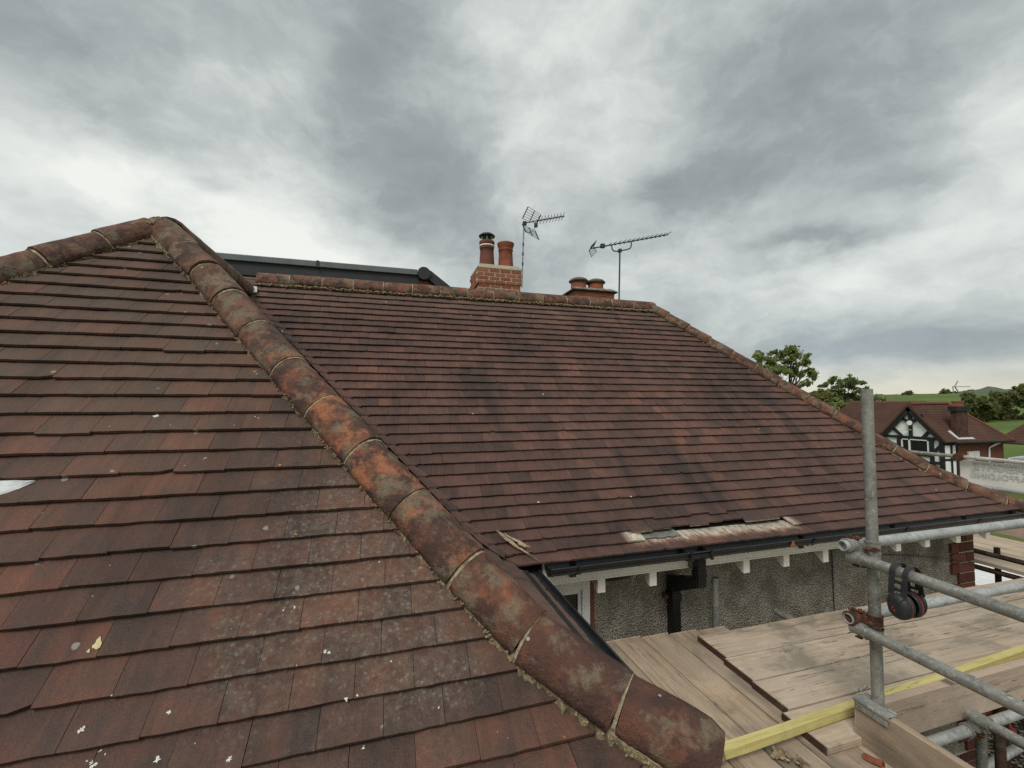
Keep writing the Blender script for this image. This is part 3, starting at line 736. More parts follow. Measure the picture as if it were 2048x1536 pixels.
# hip and ridge tiles
SQ = math.sqrt(.5)
def arc_pts(bw, drop, top, n=11):
    Rr = (bw*bw+(top+drop)**2)/(2*(top+drop)); cz = top-Rr; th = math.asin(min(1, bw/Rr))
    if drop+top > Rr: th = math.pi-th
    return [(Rr*math.sin(-th+2*th*i/(n-1)), cz+Rr*math.cos(-th+2*th*i/(n-1))) for i in range(n)]
def arc_tile(p0, p1, side, bw=.09, drop=.058, top=.052, th=.014, n=11, seg=5, jit=.0012, smooth=True, flare=0.0, rend=False):
    p0, p1 = Vector(p0), Vector(p1); d = (p1-p0).normalized(); side = Vector(side).normalized(); u = side.cross(d).normalized()
    if u.z < 0: u = -u
    b_ = MB(); b_.smooth = smooth
    outer = arc_pts(bw, drop, top, n); inner = arc_pts(bw-th, drop+.002, top-th, n)
    vs = []
    for j in range(seg):
        t = j/(seg-1); c = p0.lerp(p1, t)
        for pts in (outer, inner):
            for (a, z) in pts:
                sc_ = 1+flare*t
                if rend and j >= seg-3: sc_ *= (.985, .94, .80)[j-seg+3]
                vs.append(c+side*(a*sc_+R.uniform(-jit, jit))+u*(z*sc_+(1-sc_)*-.05*(1 if rend else 0)+R.uniform(-jit, jit)))
    fs = []; m2 = 2*n
    for j in range(seg-1):
        for i in range(n-1):
            fs.append((j*m2+i, j*m2+i+1, (j+1)*m2+i+1, (j+1)*m2+i))
        fs.append((j*m2, (j+1)*m2, (j+1)*m2+n, j*m2+n)); fs.append((j*m2+n-1, j*m2+m2-1, (j+1)*m2+m2-1, (j+1)*m2+n-1))
    b_.add(vs, fs); b_.smooth = False
    for j in (0, seg-1):
        b_.add(vs[j*m2:(j+1)*m2], [(i, n+i, n+i+1, i+1) for i in range(n-1)])
    return b_
pnt = MB(); bed = MB()        # bedding mortar under and between hip and ridge tiles
def joint(p, d, side, bw, drop, top, wd):
    b = arc_tile(Vector(p)-Vector(d)*wd*.5, Vector(p)+Vector(d)*wd*.5, side, bw-.002, drop, top-.0025, .02, 15, 3, .0022, smooth=False)
    pnt.add(b.V, b.F)
def lumps(p0, p1, n, r0, r1, sq=(1, 1, .7), spread=.008):
    p0, p1 = Vector(p0), Vector(p1)
    for i in range(n):
        c = p0.lerp(p1, R.random())+Vector((R.gauss(0, spread), R.gauss(0, spread), R.gauss(0, spread*.5)))
        bed.blob(c, R.uniform(r0, r1), 0, .35, sq)
def whip(k):
    h, z = PW(k); s_ = float(np.interp(k, [-2, 3.5, 12, 22, 24.4, 27, 29.75], [.02, .030, .022, .020, .024, .036, .050])); l_ = float(np.interp(k, [-2, 3.5, 12, 22, 24.4, 27, 29.75], [.020, .036, .022, .024, .036, .068, .080]))
    return Vector((WX+h+s_*SQ, WY-h+s_*SQ, z+l_))
def whipL(k): h, z = PW(k); return Vector((WX-h, WY-h, z))
def mhip(k): h, z = PM(k); return Vector((MX+h, MY-h, z))
ks_w = [-2.0, 1.0, 3.5, 6.0, 8.6, 11.4, 14.0, 16.6, 19.2, 21.9, 24.4, 27.0, 29.0]
hipw = dict(bw=.095, drop=.060, top=.056)
def run_hip(fn, kl, side, edges, **hw):
    for i, (a, b) in enumerate(zip(kl[:-1], kl[1:])):
        p, q = fn(a), fn(b); d = (q-p).normalized()
        sdv = Vector(side)+d*R.uniform(-.03, .03)+Vector((0, 0, R.uniform(-.05, .05)))
        dz = Vector((0, 0, R.uniform(-.004, .006)))+Vector(side).normalized()*R.uniform(-.006, .006); tl_ = Vector((0, 0, R.uniform(.002, .008)))
        last = fn is whip and i == len(kl)-2
        tb = arc_tile(p+d*.005+dz-tl_, q-d*.004+dz+tl_*(0 if last else 1), sdv, hw['bw']+R.uniform(-.002, .003), hw['drop'], hw['top'], jit=.0013, n=15, seg=8, flare=.035, rend=last)
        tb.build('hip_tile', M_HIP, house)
        if i: joint(p, d, side, hw['bw'], hw['drop'], hw['top'], .011 if fn is not mhip else .007)
    for e in edges:
        for a, b in zip(kl[:-1], kl[1:]):
            p, q = fn(a), fn(b); ed = Vector(side).normalized()*e; u = Vector((0, 0, -1))
            n = 26; vs = []; bed.smooth = False
            for i in range(n+1):
                c = p.lerp(q, i/n); w1 = hw['bw']-.016; w2 = hw['bw']+R.uniform(-.012, .001)+(.010 if R.random() < .10 else 0)
                vs += [c+ed*w1+u*(hw['drop']-.012), c+ed*(w1+.014)+u*(hw['drop']+.004+R.uniform(0, .006)), c+ed*w2+u*(hw['drop']*1.0+.036+R.uniform(-.004, .004)), c+ed*(w2-.004)+u*(hw['drop']+.075)]
            bed.add(vs, [(i*4+k_, i*4+k_+1, i*4+k_+5, i*4+k_+4) for i in range(n) for k_ in range(3)])
            o_ = ed*(hw['bw']+.003)+u*(hw['drop']+.018)
            lumps(p+o_, q+o_, 34, .0025, .006, (1, 1, .7), .006)
S1 = (1, 1, 0); S2 = (1, -1, 0)
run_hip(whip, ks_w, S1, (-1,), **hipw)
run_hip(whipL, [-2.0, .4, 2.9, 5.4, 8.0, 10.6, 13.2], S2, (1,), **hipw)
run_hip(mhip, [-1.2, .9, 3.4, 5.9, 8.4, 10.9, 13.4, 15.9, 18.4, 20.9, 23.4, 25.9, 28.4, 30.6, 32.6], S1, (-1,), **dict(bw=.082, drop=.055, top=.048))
# wing ridge (runs back to the main roof) and main ridge
yy = WY+.05
while yy < 4.85:
    y2 = min(yy+.315, 4.9)
    arc_tile((WX+.02, yy+.004, WZ+.018), (WX+.02, y2-.004, WZ+.018), (1, 0, 0), .12, .105, .060).build('ridge_tile', M_HIP, house)
    joint((WX+.02, y2, WZ+.018), (0, 1, 0), (1, 0, 0), .12, .105, .060, .010)
    yy = y2
lumps((WX+.1, WY+.05, WZ-.09), (WX+.1, 4.75, WZ-.09), 160, .004, .010)
xx = -1.30
while xx < 3.32:
    x2 = min(xx+.3125+R.uniform(-.004, .004), 3.40)
    if 3.40-x2 < .12: x2 = 3.40
    dz = R.uniform(-.003, .004)
    arc_tile((xx+.004, MY, MZ+dz), (x2-.004, MY, MZ+dz), (0, 1, 0), .10, .092, .042, n=13).build('ridge_tile', M_HIP, house)
    if x2 < 3.38: joint((x2, MY, MZ), (1, 0, 0), (0, 1, 0), .10, .092, .042, .013)
    xx = x2
lumps((-1.28, MY-.108, MZ-.106), (3.36, MY-.108, MZ-.106), 1700, .005, .0125, (1.3, 1, .8), .011)
# mortar knuckle at the wing apex and the right-hand hip apex
for i in range(190):
    d_ = R.uniform(.03, .125); c = Vector((WX+R.gauss(0, .009), WY+.012-d_, WZ+.052-.45*max(d_, 0)-2.2*d_*d_))
    bed.blob(c, R.uniform(.004, .010), 0, .35)
for i in range(70):
    a = R.uniform(0, 6.28); rr2 = .06*R.random()**.5
    bed.blob((MX+.03+rr2*math.cos(a), MY-.02+rr2*math.sin(a), MZ+.03-rr2*.6), R.uniform(.008, .016), 0, .35)
tag(bed.build('mortar_bedding', M_MORT, house), kind='stuff'); tag(pnt.build('mortar_pointing', M_PNT, house), kind='stuff')
# exposed pale fillet of mortar under the left hip tiles
b_ = MB()
p, q = whipL(1.3), whipL(4.2)
poly = [p+Vector((.085, -.03, -.066)), p+Vector((.125, -.04, -.098)), p.lerp(q, .5)+Vector((.125, -.045, -.098)), q+Vector((.095, -.04, -.088)), q+Vector((.075, -.025, -.06))]
b_.prism(poly, (0, .004, .012)); b_.build('mortar_fillet', M_MORTP, house)

# lichen rosettes and droppings on the wing face
lic = MB(); licy = MB()
def on_front(x, kf, lift=.0015):
    k = math.ceil(kf); T = SL['front']['tail'](k); U = (SL['front']['tail'](k-1)-T).normalized(); Nn = Vector((1, 0, 0)).cross(U).normalized()
    Up = (U-Nn*TILT).normalized()
    return T+Vector((x, 0, 0))+Up*((k-kf)*.1)+Nn*lift, Up, Nn
def spot(m_, x, kf, r, n=14, ell=1.0):
    c, Up, Nn = on_front(x, kf); pts = []
    for i in range(n):
        a = 2*math.pi*i/n; q_ = r*R.uniform(.30, 1.15)
        pts.append(c+Vector((1, 0, 0))*math.cos(a)*q_+Up*math.sin(a)*q_*ell)
    m_.add([c+Nn*.0012]+pts, [(0, i+1, (i+1) % n+1) for i in range(n)])
spot(licy, -.753, 22.65, .013, 11, 1.5); spot(licy, -.765, 22.83, .006)
for x, kf, r in ((-.708, 24.6, .0085), (-.521, 25.5, .010), (-.361, 25.8, .008), (-.53, 24.55, .006), (-.653, 25.35, .008), (-.66, 25.28, .005), (-.64, 25.15, .003), (-.655, 25.05, .0035), (-.672, 25.22, .003),
                 (-.61, 25.6, .005), (-.45, 25.3, .0045), (-.167, 23.7, .006), (-.155, 23.75, .005), (-.10, 25.0, .006), (-.07, 24.95, .004), (.02, 24.2, .004), (-.27, 22.3, .005), (-.30, 22.35, .004), (-.02, 21.1, .004),
                 (-.58, 8.9, .005), (-.40, 12.3, .007), (-.38, 12.2, .005), (-.54, 14.2, .0035), (-.47, 16.3, .004), (-.9, 14.1, .012), (-.2, 20.2, .005), (.15, 25.6, .004), (-.05, 26.1, .006)):
    spot(lic, x, kf, r)
for i in range(60):
    kf = R.uniform(13, 27); x = R.uniform(WX+.2, WX+.0699*(kf+2.4)-.16)
    spot(lic, x, kf, R.uniform(.001, .0028), 6)
lico = MB()
for x, kf, r in ((-.60, 11.35, .010), (-.585, 11.55, .007), (-.525, 14.3, .008), (-.40, 16.9, .006), (-.30, 19.9, .007), (.12, 21.5, .008)): spot(lico, x, kf, r, 12)
tag(lico.build('orange_lichen', M_LICHO, house), kind='stuff')
tag(lic.build('lichen', M_LICH, house), kind='stuff'); tag(licy.build('yellow_lichen', M_LICHY, house), kind='stuff')
# lead slip of flashing at the frame edge of the wing face
b_ = MB(); vs = []; nu, nv = 12, 6
for i in range(nu+1):
    u_ = i/nu; x = -1.46+.315*u_
    for j in range(nv+1):
        t = j/nv; kb = 17.99-.16*u_-.74*u_**6+.02*math.sin(i*1.7); kt = 17.03
        c_, _, nn_ = on_front(x, min(kt+(kb-kt)*t, 17.995), .0025+.0035*R.random()+.003*math.sin(i*.9+j*1.3)); vs.append(c_)
b_.add(vs, [(i*(nv+1)+j, (i+1)*(nv+1)+j, (i+1)*(nv+1)+j+1, i*(nv+1)+j+1) for i in range(nu) for j in range(nv)])
b_.build('lead_flashing', M_LEAD, house)
# lead at the meeting of wing ridge and main slope
b_ = MB(); b_.prism([(-1.31, 4.78, 1.165), (-1.265, 4.77, 1.155), (-1.245, 4.70, 1.085), (-1.285, 4.69, 1.075)], (.002, -.004, .004)); b_.build('lead_flashing', M_LEAD, house)

# torn-off strip above the eaves: exposed felt and pale mortar on the tile heads
def main_pt(x, kf, lift):
    k = math.ceil(kf-1e-6); T = SL['main']['tail'](k); U = (SL['main']['tail'](k-1)-T).normalized(); Nn = Vector((1, 0, 0)).cross(U).normalized()
    return T+Vector((x, 0, 0))+(U-Nn*TILT)*((k-kf)*.1)+Nn*lift
b_ = MB(); vs = []
for i in range(12):
    x = 1.63+.40*i/11
    for j in range(4):
        kf = 30.75-1.6*j/3+R.uniform(-.06, .06); T = SL['main']['tail'](32); U = (SL['main']['tail'](31)-T).normalized(); Nn = Vector((1, 0, 0)).cross(U).normalized()
        vs.append(T+Vector((x, 0, 0))+(U-Nn*TILT)*((32-kf)*.1)+Nn*(.008+R.uniform(0, .004)))
b_.add(vs, [(i*4+j, (i+1)*4+j, (i+1)*4+j+1, i*4+j+1) for i in range(11) for j in range(3)])
b_.build('roofing_felt', M_GREYSM, house)
b_ = MB()
for x, kf in ((1.64, 30.75), (1.65, 30.6)):
    T = main_pt(x, kf, .008); b_.box(T-Vector((.016, .024, .0015)), T+Vector((.016, .024, .0015)), Matrix.Rotation(R.uniform(-.4, .4), 3, 'Z') @ Matrix.Rotation(.5, 3, 'X'))
b_.build('torn_felt_flap', M_MORTP, house)

# ------------------------------------------------------------------ eaves: fascia, gutter, rafter feet, wall
def gutter(p0, p1, out, r, name='gutter'):
    p0, p1 = Vector(p0), Vector(p1); out = Vector(out); b_ = MB(); n = 11; vs = []; b_.smooth = True
    for p in (p0, p1):
        for rr2 in (r, r-.004):
            for i in range(n):
                a = math.pi*i/(n-1); vs.append(p+out*(-math.cos(a)*rr2)+Vector((0, 0, -math.sin(a)*rr2)))
    fs = [(i, i+1, 2*n+i+1, 2*n+i) for i in range(n-1)]+[(n+i+1, n+i, 3*n+i, 3*n+i+1) for i in range(n-1)]
    b_.add(vs, fs); b_.smooth = False
    b_.add([vs[n-1], vs[2*n-1], vs[4*n-1], vs[3*n-1]], [(0, 1, 2, 3)]); b_.add([vs[0], vs[n], vs[3*n], vs[2*n]], [(3, 2, 1, 0)])
    for e in (0, 1):
        o = e*2*n; b_.add([vs[o+i] for i in range(2*n)], [tuple(range(n))])
    lip = Vector((0, 0, .003))
    b_.tube(p0+out*r+lip, p1+out*r+lip, .006, 8)
    b_.tube(p0+out*(r+.001)+Vector((0, 0, -.03)), p1+out*(r+.001)+Vector((0, 0, -.03)), .0035, 6)
    return b_.build(name, M_GUT, house)
GZ = -1.018
gutter((.965, 2.512, GZ), (5.78, 2.512, GZ+.004), (0, -1, 0), .058)
gutter((.862, .95, GZ), (.862, 2.46, GZ), (1, 0, 0), .031)
def gbracket(x):
    b_ = MB(); n = 13
    vs = []
    for dx in (-.013, .013):
        for i in range(n):
            a = math.pi*(i-.6)/(n-1); vs.append((x+dx, 2.512+math.cos(a)*.064, GZ-math.sin(a)*.064))
    b_.add(vs, [(i, i+1, n+i+1, n+i) for i in range(n-1)])
    b_.box((x-.014, 2.435, GZ-.002), (x+.014, 2.456, GZ+.012))
    b_.box((x-.02, 2.556, GZ-.10), (x+.02, 2.567, GZ+.01))
    b_.build('gutter_bracket', M_GUT, house)
for x in (1.155, 3.06, 4.05, 4.95, 5.62): gbracket(x)
b_ = MB(); n = 13; vs = []
for x in (1.97, 2.135):
    for i in range(n):
        a = math.pi*(i-.4)/(n-1); vs.append((x, 2.512+math.cos(a)*.0645, GZ-math.sin(a)*.0645))
b_.add(vs, [(i, i+1, n+i+1, n+i) for i in range(n-1)]+[tuple(range(n)), tuple(range(2*n-1, n-1, -1))])
for x in (1.965, 2.125): b_.box((x, 2.440, GZ-.05), (x+.018, 2.455, GZ+.014))
b_.build('gutter_outlet', M_GUT, house)
b_ = MB(); b_.box((.955, 2.57, -1.150), (2.035, 2.592, -1.0)); b_.box((.955, 2.566, -1.157), (2.035, 2.592, -1.148)); b_.build('fascia_board', M_WHITE, house)
b_ = MB(); b_.box((2.185, 2.57, -1.150), (5.72, 2.592, -1.0)); b_.box((2.185, 2.566, -1.157), (5.72, 2.592, -1.148)); b_.build('fascia_board', M_WHITE, house)
b_ = MB(); b_.box((.84, 2.60, -1.08), (5.7, 2.84, -1.06)); b_.build('added_eaves_board', M_DECK, house)  # dark board added below the open, shaded eaves, which have no soffit
for x in (1.372, 1.765, 2.162, 2.561, 2.940, 3.338, 3.74, 4.153, 4.509, 4.912, 5.32):
    b_ = MB()
    b_.prism([(x-.028, 2.585, -1.158), (x-.028, 2.585, -1.258+R.uniform(-.004, .004)), (x-.028, 2.603, -1.256), (x-.028, 2.73, -1.158)], (.056, 0, 0))
    b_.build('rafter_foot', M_WHITE, house, bevel=.002)
b_ = MB(); b_.box((2.050, 2.480, -1.268), (2.114, 2.544, -1.07)); b_.box((2.046, 2.476, -1.20), (2.118, 2.548, -1.165)); b_.build('downpipe_shoe', M_PIPE, house, bevel=.004)
b_ = MB(); b_.prism([(2.048, 2.50, -1.275), (2.048, 2.50, -1.20), (2.048, 2.83, -1.31), (2.048, 2.83, -1.40), (2.048, 2.75, -1.40)], (.068, 0, 0)); b_.build('downpipe_offset', M_PIPE, house, bevel=.004)
b_ = MB(); b_.box((2.046, 2.757, -4.0), (2.116, 2.827, -1.38)); b_.box((2.040, 2.750, -1.48), (2.122, 2.834, -1.42)); b_.build('downpipe', M_PIPE, house, bevel=.004)
b_ = MB(); b_.box((2.015, 2.80, -1.47), (2.145, 2.846, -1.44)); b_.build('pipe_clip', M_RUST, house)
b_ = MB()
b_.box((.60, 2.85, -4.0), (5.595, 3.05, -1.0)); b_.box((5.395, 3.05, -4.0), (5.595, 7.1, -1.0))
b_.build('rendered_wall', M_RC, house)
b_ = MB(); b_.box((-3.4, 1.15, -4.0), (.58, 3.3, -1.06)); b_.build('wing_wall', M_RC, house)
b_ = MB(); b_.box((.79, .78, -1.155), (.812, 2.46, -1.0)); b_.build('fascia_board', M_GUT, house)
# brick quoin and plinth, each brick its own piece
bm_ = MB(); bm_.box((-.107, -.05, -.043), (.107, .05, .043)); BRK = bm_.mesh('brick', M_BRK)
bm_ = MB(); bm_.box((-.05, -.05, -.043), (.05, .05, .043)); BRKH = bm_.mesh('brick', M_BRK)
def brick(me, loc, sx=1.0, parent=house, sz=1.0, rz=0.0):
    o = bpy.data.objects.new('brick', me); col.objects.link(o); o.location = loc; o.scale = (sx, 1, sz); o.rotation_euler = (0, 0, rz); put(o, parent); return o
mt = MB(); mt.box((5.385, 2.836, -3.34), (5.60, 2.86, -1.12)); mt.box((4.8, 2.836, -4.0), (5.60, 2.86, -3.34)); mt.build('brick_mortar', M_MORTP, house)
z = -1.225; i = 0
while z > -3.98:
    dxr = R.uniform(-.004, .004)
    if z > -3.34:
        if i % 2 == 0: xs = [(5.485, 1.0), (5.322, .50)]
        else: xs = [(5.535, .52), (5.375, .92)]
        if i % 4 == 1: xs = [(5.535, .52), (5.42, .5)]
    else:
        o_ = .0 if i % 2 else .11
        xs = [(5.485-o_*1.0, 1.0 if not o_ else .98), (5.255-o_, 1.0), (5.03-o_*.6, .9)]
        if o_: xs.append((5.544, .45))
    for x, s_ in xs: brick(BRK, (x+dxr, 2.878, z), s_)
    z -= .0985; i += 1
# window at the left end of the wall
b_ = MB()
for a, b in (((.92, 2.80, -1.318), (1.395, 2.86, -1.262)), ((1.335, 2.80, -1.9), (1.395, 2.86, -1.318)), ((.92, 2.80, -1.9), (.96, 2.86, -1.33))): b_.box(a, b)
wf = b_.build('window_frame', M_UPVC, house, bevel=.003)
b_ = MB(); b_.box((.96, 2.815, -1.350), (1.335, 2.85, -1.318)); b_.box((1.308, 2.815, -1.9), (1.335, 2.85, -1.350)); b_.build('sash', M_UPVC, wf, bevel=.003)
b_ = MB(); b_.box((.96, 2.832, -1.9), (1.31, 2.840, -1.350)); b_.build('pane', M_GLASS, wf)
b_ = MB(); b_.box((.84, 2.835, -1.262), (1.44, 2.855, -1.16)); b_.box((1.395, 2.835, -1.9), (1.445, 2.855, -1.262)); b_.build('brick_reveal', M_BRK, house)
b_ = MB(); b_.box((1.50, 2.832, -1.30), (1.74, 2.855, -1.19))
for i in range(9):
    for j in range(3): b_.box((1.512+i*.025, 2.825, -1.29+j*.033), (1.528+i*.025, 2.834, -1.268+j*.033))
b_.build('air_vent', M_RTUBE, house)
b_ = MB(); b_.path([(3.735, 2.842, -1.16), (3.738, 2.840, -1.35), (3.742, 2.842, -1.55), (3.745, 2.84, -1.9)], .004, 6); b_.build('cable', M_GUT, house)
b_ = MB(); b_.path([(4.1, 2.835, -1.36), (4.5, 2.83, -1.40), (4.9, 2.83, -1.455), (5.24, 2.82, -1.51), (5.6, 2.79, -1.58)], .0035, 6); b_.build('cable', M_GUT, house)

# flat-roofed dormer with anthracite fascia behind the ridge
dm = MB(); dm.box((-2.2, 6.06, -.4), (.40, 7.6, 1.80)); dmo = dm.build('dormer', M_BRKO, house)
b_ = MB(); b_.box((-2.3, 6.0, 1.60), (.405, 6.058, 1.795)); b_.build('fascia_panel', M_GREYP, dmo)
for xa, xb in ((-2.3, -.90), (-.875, .385)):
    b_ = MB(); b_.box((xa, 5.965, 1.765), (xb, 6.10, 1.845)); b_.build('edge_trim', M_GREYT, dmo, bevel=.008)
b_ = MB(); b_.box((-.905, 5.96, 1.76), (-.87, 6.11, 1.849)); b_.build('trim_joint', M_GREYP, dmo)
b_ = MB(); b_.tube((.47, 5.93, 1.79), (.47, 6.35, 1.79), .088, 22); b_.build('round_end_cap', M_GREYP, dmo)
b_ = MB(); b_.prism([(.42, 5.96, 1.80), (.56, 5.96, 1.845), (1.75, 5.96, .97), (1.75, 5.96, .82)], (0, .16, 0)); b_.build('barge_board', M_GREYP, dmo, bevel=.004)
b_ = MB(); b_.prism([(.401, 6.03, .2), (.401, 6.03, 1.70), (.50, 6.03, 1.73), (1.70, 6.03, .86), (1.70, 6.03, .2)], (0, .1, 0)); b_.build('cheek_wall', M_BRKO, dmo)

# ------------------------------------------------------------------ chimneys behind the ridge
ch = thing('chimney', (2.1, 8.3, -1.0), 'pale pointed brick chimney with two tall clay pots, one under a black cowl', 'chimney')
b_ = MB(); b_.box((1.715, 8.125, -1.0), (2.55, 8.86, 2.655)); b_.box((1.69, 8.105, 2.372), (2.572, 8.88, 2.655)); b_.build('mortar_core', M_MORTP, ch)
bm_ = MB(); bm_.box((-.1015, -.05, -.0285), (.1015, .05, .0285)); BC = bm_.mesh('brick', M_BRKC)
for rw in range(11):
    zz_ = 2.61-rw*.0765; wide = rw < 4
    x0, x1 = (1.682, 2.58) if wide else (1.708, 2.558); yf = 8.147 if wide else 8.168
    xs = []; x = x0-(0 if rw % 2 == 0 else .1075)
    while x < x1-.02:
        a, b = max(x, x0), min(x+.215, x1)
        if b-a > .03: xs.append(((a+b)/2, (b-a)/.215))
        x += .225
    for xc, s_ in xs: brick(BC, (xc, yf, zz_), s_, ch)
    yb = 8.88 if wide else 8.86; y = (8.205 if rw % 2 else 8.32)
    while y < yb-.1:
        brick(BC, (x0+.049, y+.1075, zz_), 1.0, ch, rz=math.pi/2); y += .225
b_ = MB(); b_.prism([(1.675, 8.092, 2.655), (2.588, 8.092, 2.655), (2.588, 8.9, 2.655), (1.675, 8.9, 2.655)], (0, 0, .035)); b_.prism([(1.72, 8.13, 2.69), (2.54, 8.13, 2.69), (2.54, 8.86, 2.69), (1.72, 8.86, 2.69)], (0, 0, .05)); b_.build('flaunching', M_MORTP, ch)
pot1 = MB().lathe((1.93, 8.42, 2.73), [(.165, 0), (.155, .12), (.142, .30), (.138, .40), (.148, .405), (.150, .44), (.138, .45), (.140, .475), (.156, .485), (.158, .555), (.15, .57), (.10, .57)]).build('chimney_pot', M_POTD, ch)
MB().lathe((1.93, 8.42, 2.73), [(.142, .452), (.1585, .455), (.1585, .476), (.142, .478)]).build('white_band', M_WHW, pot1)
b_ = MB()
for a in (.3, 1.35, 2.4, 3.45, 4.5, 5.5): b_.tube((1.93+.115*math.cos(a), 8.42+.115*math.sin(a), 3.27), (1.93+.115*math.cos(a), 8.42+.115*math.sin(a), 3.43), .007, 6)
b_.build('cowl_strut', M_STEEL, pot1)
MB().lathe((1.93, 8.42, 3.40), [(.0, .02), (.165, .0), (.17, .012), (.12, .055), (.05, .075), (.0, .078)]).build('cowl_cap', M_BLK, pot1)
pot2 = MB().lathe((2.33, 8.42, 2.73), [(.165, 0), (.155, .12), (.146, .28), (.142, .40), (.155, .41), (.152, .43), (.145, .44), (.15, .46), (.178, .545), (.178, .565), (.15, .575), (.06, .575)]).build('chimney_pot', M_POT, ch)
MB().lathe((2.33, 8.42, 3.30), [(.15, 0), (.12, .02), (.07, .035), (0, .04)]).build('pot_capping', M_STONE, pot2)

ch2 = thing('chimney', (3.5, 6.95, -.6), 'low orange brick chimney with two squat mushroom topped pots beside the ridge end', 'chimney')
b_ = MB(); b_.box((3.105, 6.72, -.6), (3.865, 7.18, 1.945)); b_.build('mortar_core', M_MORT, ch2)
bm_ = MB(); bm_.box((-.1075, -.05, -.0325), (.1075, .05, .0325)); BO = bm_.mesh('brick', M_BRKO)
for rw in range(6):
    zz_ = 1.905-rw*.0755; x = 3.10-(.1075 if rw % 2 else 0)
    while x < 3.86:
        a, b = max(x, 3.10), min(x+.211, 3.87)
        if b-a > .03: brick(BO, ((a+b)/2, 6.762, zz_), (b-a)/.215, ch2)
        x += .2235
    y = 6.82 if rw % 2 else 6.93
    while y < 7.05: brick(BO, (3.147, y+.1075, zz_), 1.0, ch2, rz=math.pi/2); y += .2235
b_ = MB(); b_.box((3.055, 6.67, 1.945), (3.915, 7.23, 1.968)); b_.build('tile_creasing', M_BLKT, ch2)
b_ = MB(); vs = [(3.065, 6.68, 1.968), (3.905, 6.68, 1.968), (3.905, 7.22, 1.968), (3.065, 7.22, 1.968), (3.15, 6.80, 2.035), (3.80, 6.80, 2.035), (3.80, 7.12, 2.035), (3.15, 7.12, 2.035)]
b_.add(vs, [(0, 1, 5, 4), (1, 2, 6, 5), (2, 3, 7, 6), (3, 0, 4, 7), (4, 5, 6, 7)])
for i in range(90):
    t = R.random(); b_.blob((R.uniform(3.08, 3.89), 6.70+.12*t, 1.973+.06*t), R.uniform(.012, .028), 0, .4, (1.3, 1, .6))
b_.build('flaunching', M_STONE, ch2)
for x in (3.285, 3.625):
    pt = MB().lathe((x, 6.95, 2.02), [(.15, 0), (.138, .03), (.138, .16), (.10, .16)]).build('chimney_pot', M_POT, ch2)
    MB().lathe((x, 6.95, 2.165), [(.13, -.01), (.172, .0), (.178, .012), (.15, .045), (.09, .07), (0, .08)]).build('pot_cap', M_POTD2, pt)

# TV aerials
ae = thing('tv_aerial', (2.58, 8.1, 2.3), 'tv aerial with two folded reflector grids on a mast beside the taller chimney', 'tv aerial', None)
b_ = MB(); b_.tube((2.565, 8.05, 2.3), (2.612, 8.05, 3.66), .014, 8); b_.build('mast', M_ALUL, ae)
b_ = MB()
for z in (2.78, 2.98, 3.18): b_.tube((2.565+.0345*(z-2.3), 8.05, z-.03), (2.565+.0345*(z-2.3), 8.05, z+.03), .018, 8)
b_.box((2.59, 8.02, 3.58), (2.66, 8.08, 3.65)); b_.build('mast_clamp', M_ALU, ae)
B0, B1 = Vector((2.60, 8.05, 3.615)), Vector((3.49, 8.05, 3.87))
b_ = MB(); b_.tube(B0, B1, .011, 8); b_.box((2.83, 8.0, 3.56), (2.89, 8.06, 3.64)); b_.build('boom', M_ALU, ae)
b_ = MB(); bd = (B1-B0).normalized(); bu = Vector((0, 1, 0)).cross(bd)*-1
for i in range(9):
    c = B0.lerp(B1, .36+.62*i/8)
    for sy in (-1, 1):
        for sz_ in (-1, 1):
            b_.tube(c, c+Vector((0, sy*.075, 0))+Vector((-.012, 0, .05*sz_)), .006, 5)
b_.build('director', M_ALU, ae)
for cs in ([(2.717, 7.92, 3.993), (2.992, 8.20, 3.855), (2.901, 8.20, 3.659), (2.597, 7.92, 3.734)], [(2.591, 7.92, 3.622), (2.868, 8.20, 3.507), (2.948, 8.20, 3.333), (2.669, 7.92, 3.459)]):
    P_ = [Vector((c[0]*c[1]/8.1, c[1], c[2]*c[1]/8.1)) for c in cs]; b_ = MB()
    b_.tube(P_[0], P_[3], .011, 6); b_.tube(P_[1], P_[2], .011, 6); b_.tube((P_[0]+P_[1])/2, (P_[3]+P_[2])/2, .009, 6)
    for i in range(6): t = i/5; b_.tube(P_[0].lerp(P_[3], t), P_[1].lerp(P_[2], t), .0045, 5)
    b_.build('reflector_grid', M_ALU, ae)
b_ = MB(); b_.path([(2.61, 8.04, 3.5), (2.66, 8.0, 3.42), (2.74, 8.0, 3.42), (2.82, 8.0, 3.5), (2.86, 8.03, 3.58)], .006, 6); b_.build('cable', M_ALU, ae)

ae2 = thing('tv_aerial', (3.86, 6.6, .3), 'long slim tv aerial on a plain mast with U shaped cradle above the ridge end', 'tv aerial', None)
b_ = MB(); b_.tube((3.85, 6.6, .3), (3.925, 6.6, 2.69), .014, 8); b_.build('mast', M_ALU, ae2)
b_ = MB(); A0, A1 = Vector((3.365, 6.6, 2.665)), Vector((4.93, 6.6, 3.085)); b_.tube(A0, A1, .011, 8); b_.box((3.55, 6.57, 2.70), (3.62, 6.63, 2.765)); b_.build('boom', M_ALU, ae2)
b_ = MB(); b_.path([(3.765, 6.6, 2.77), (3.77, 6.6, 2.70), (3.80, 6.6, 2.665), (3.86, 6.6, 2.665), (4.06, 6.6, 2.715), (4.13, 6.6, 2.745), (4.155, 6.6, 2.79), (4.157, 6.6, 2.875)], .011, 8); b_.box((3.90, 6.57, 2.655), (3.95, 6.63, 2.71)); b_.build('cradle', M_ALU, ae2)
b_ = MB()
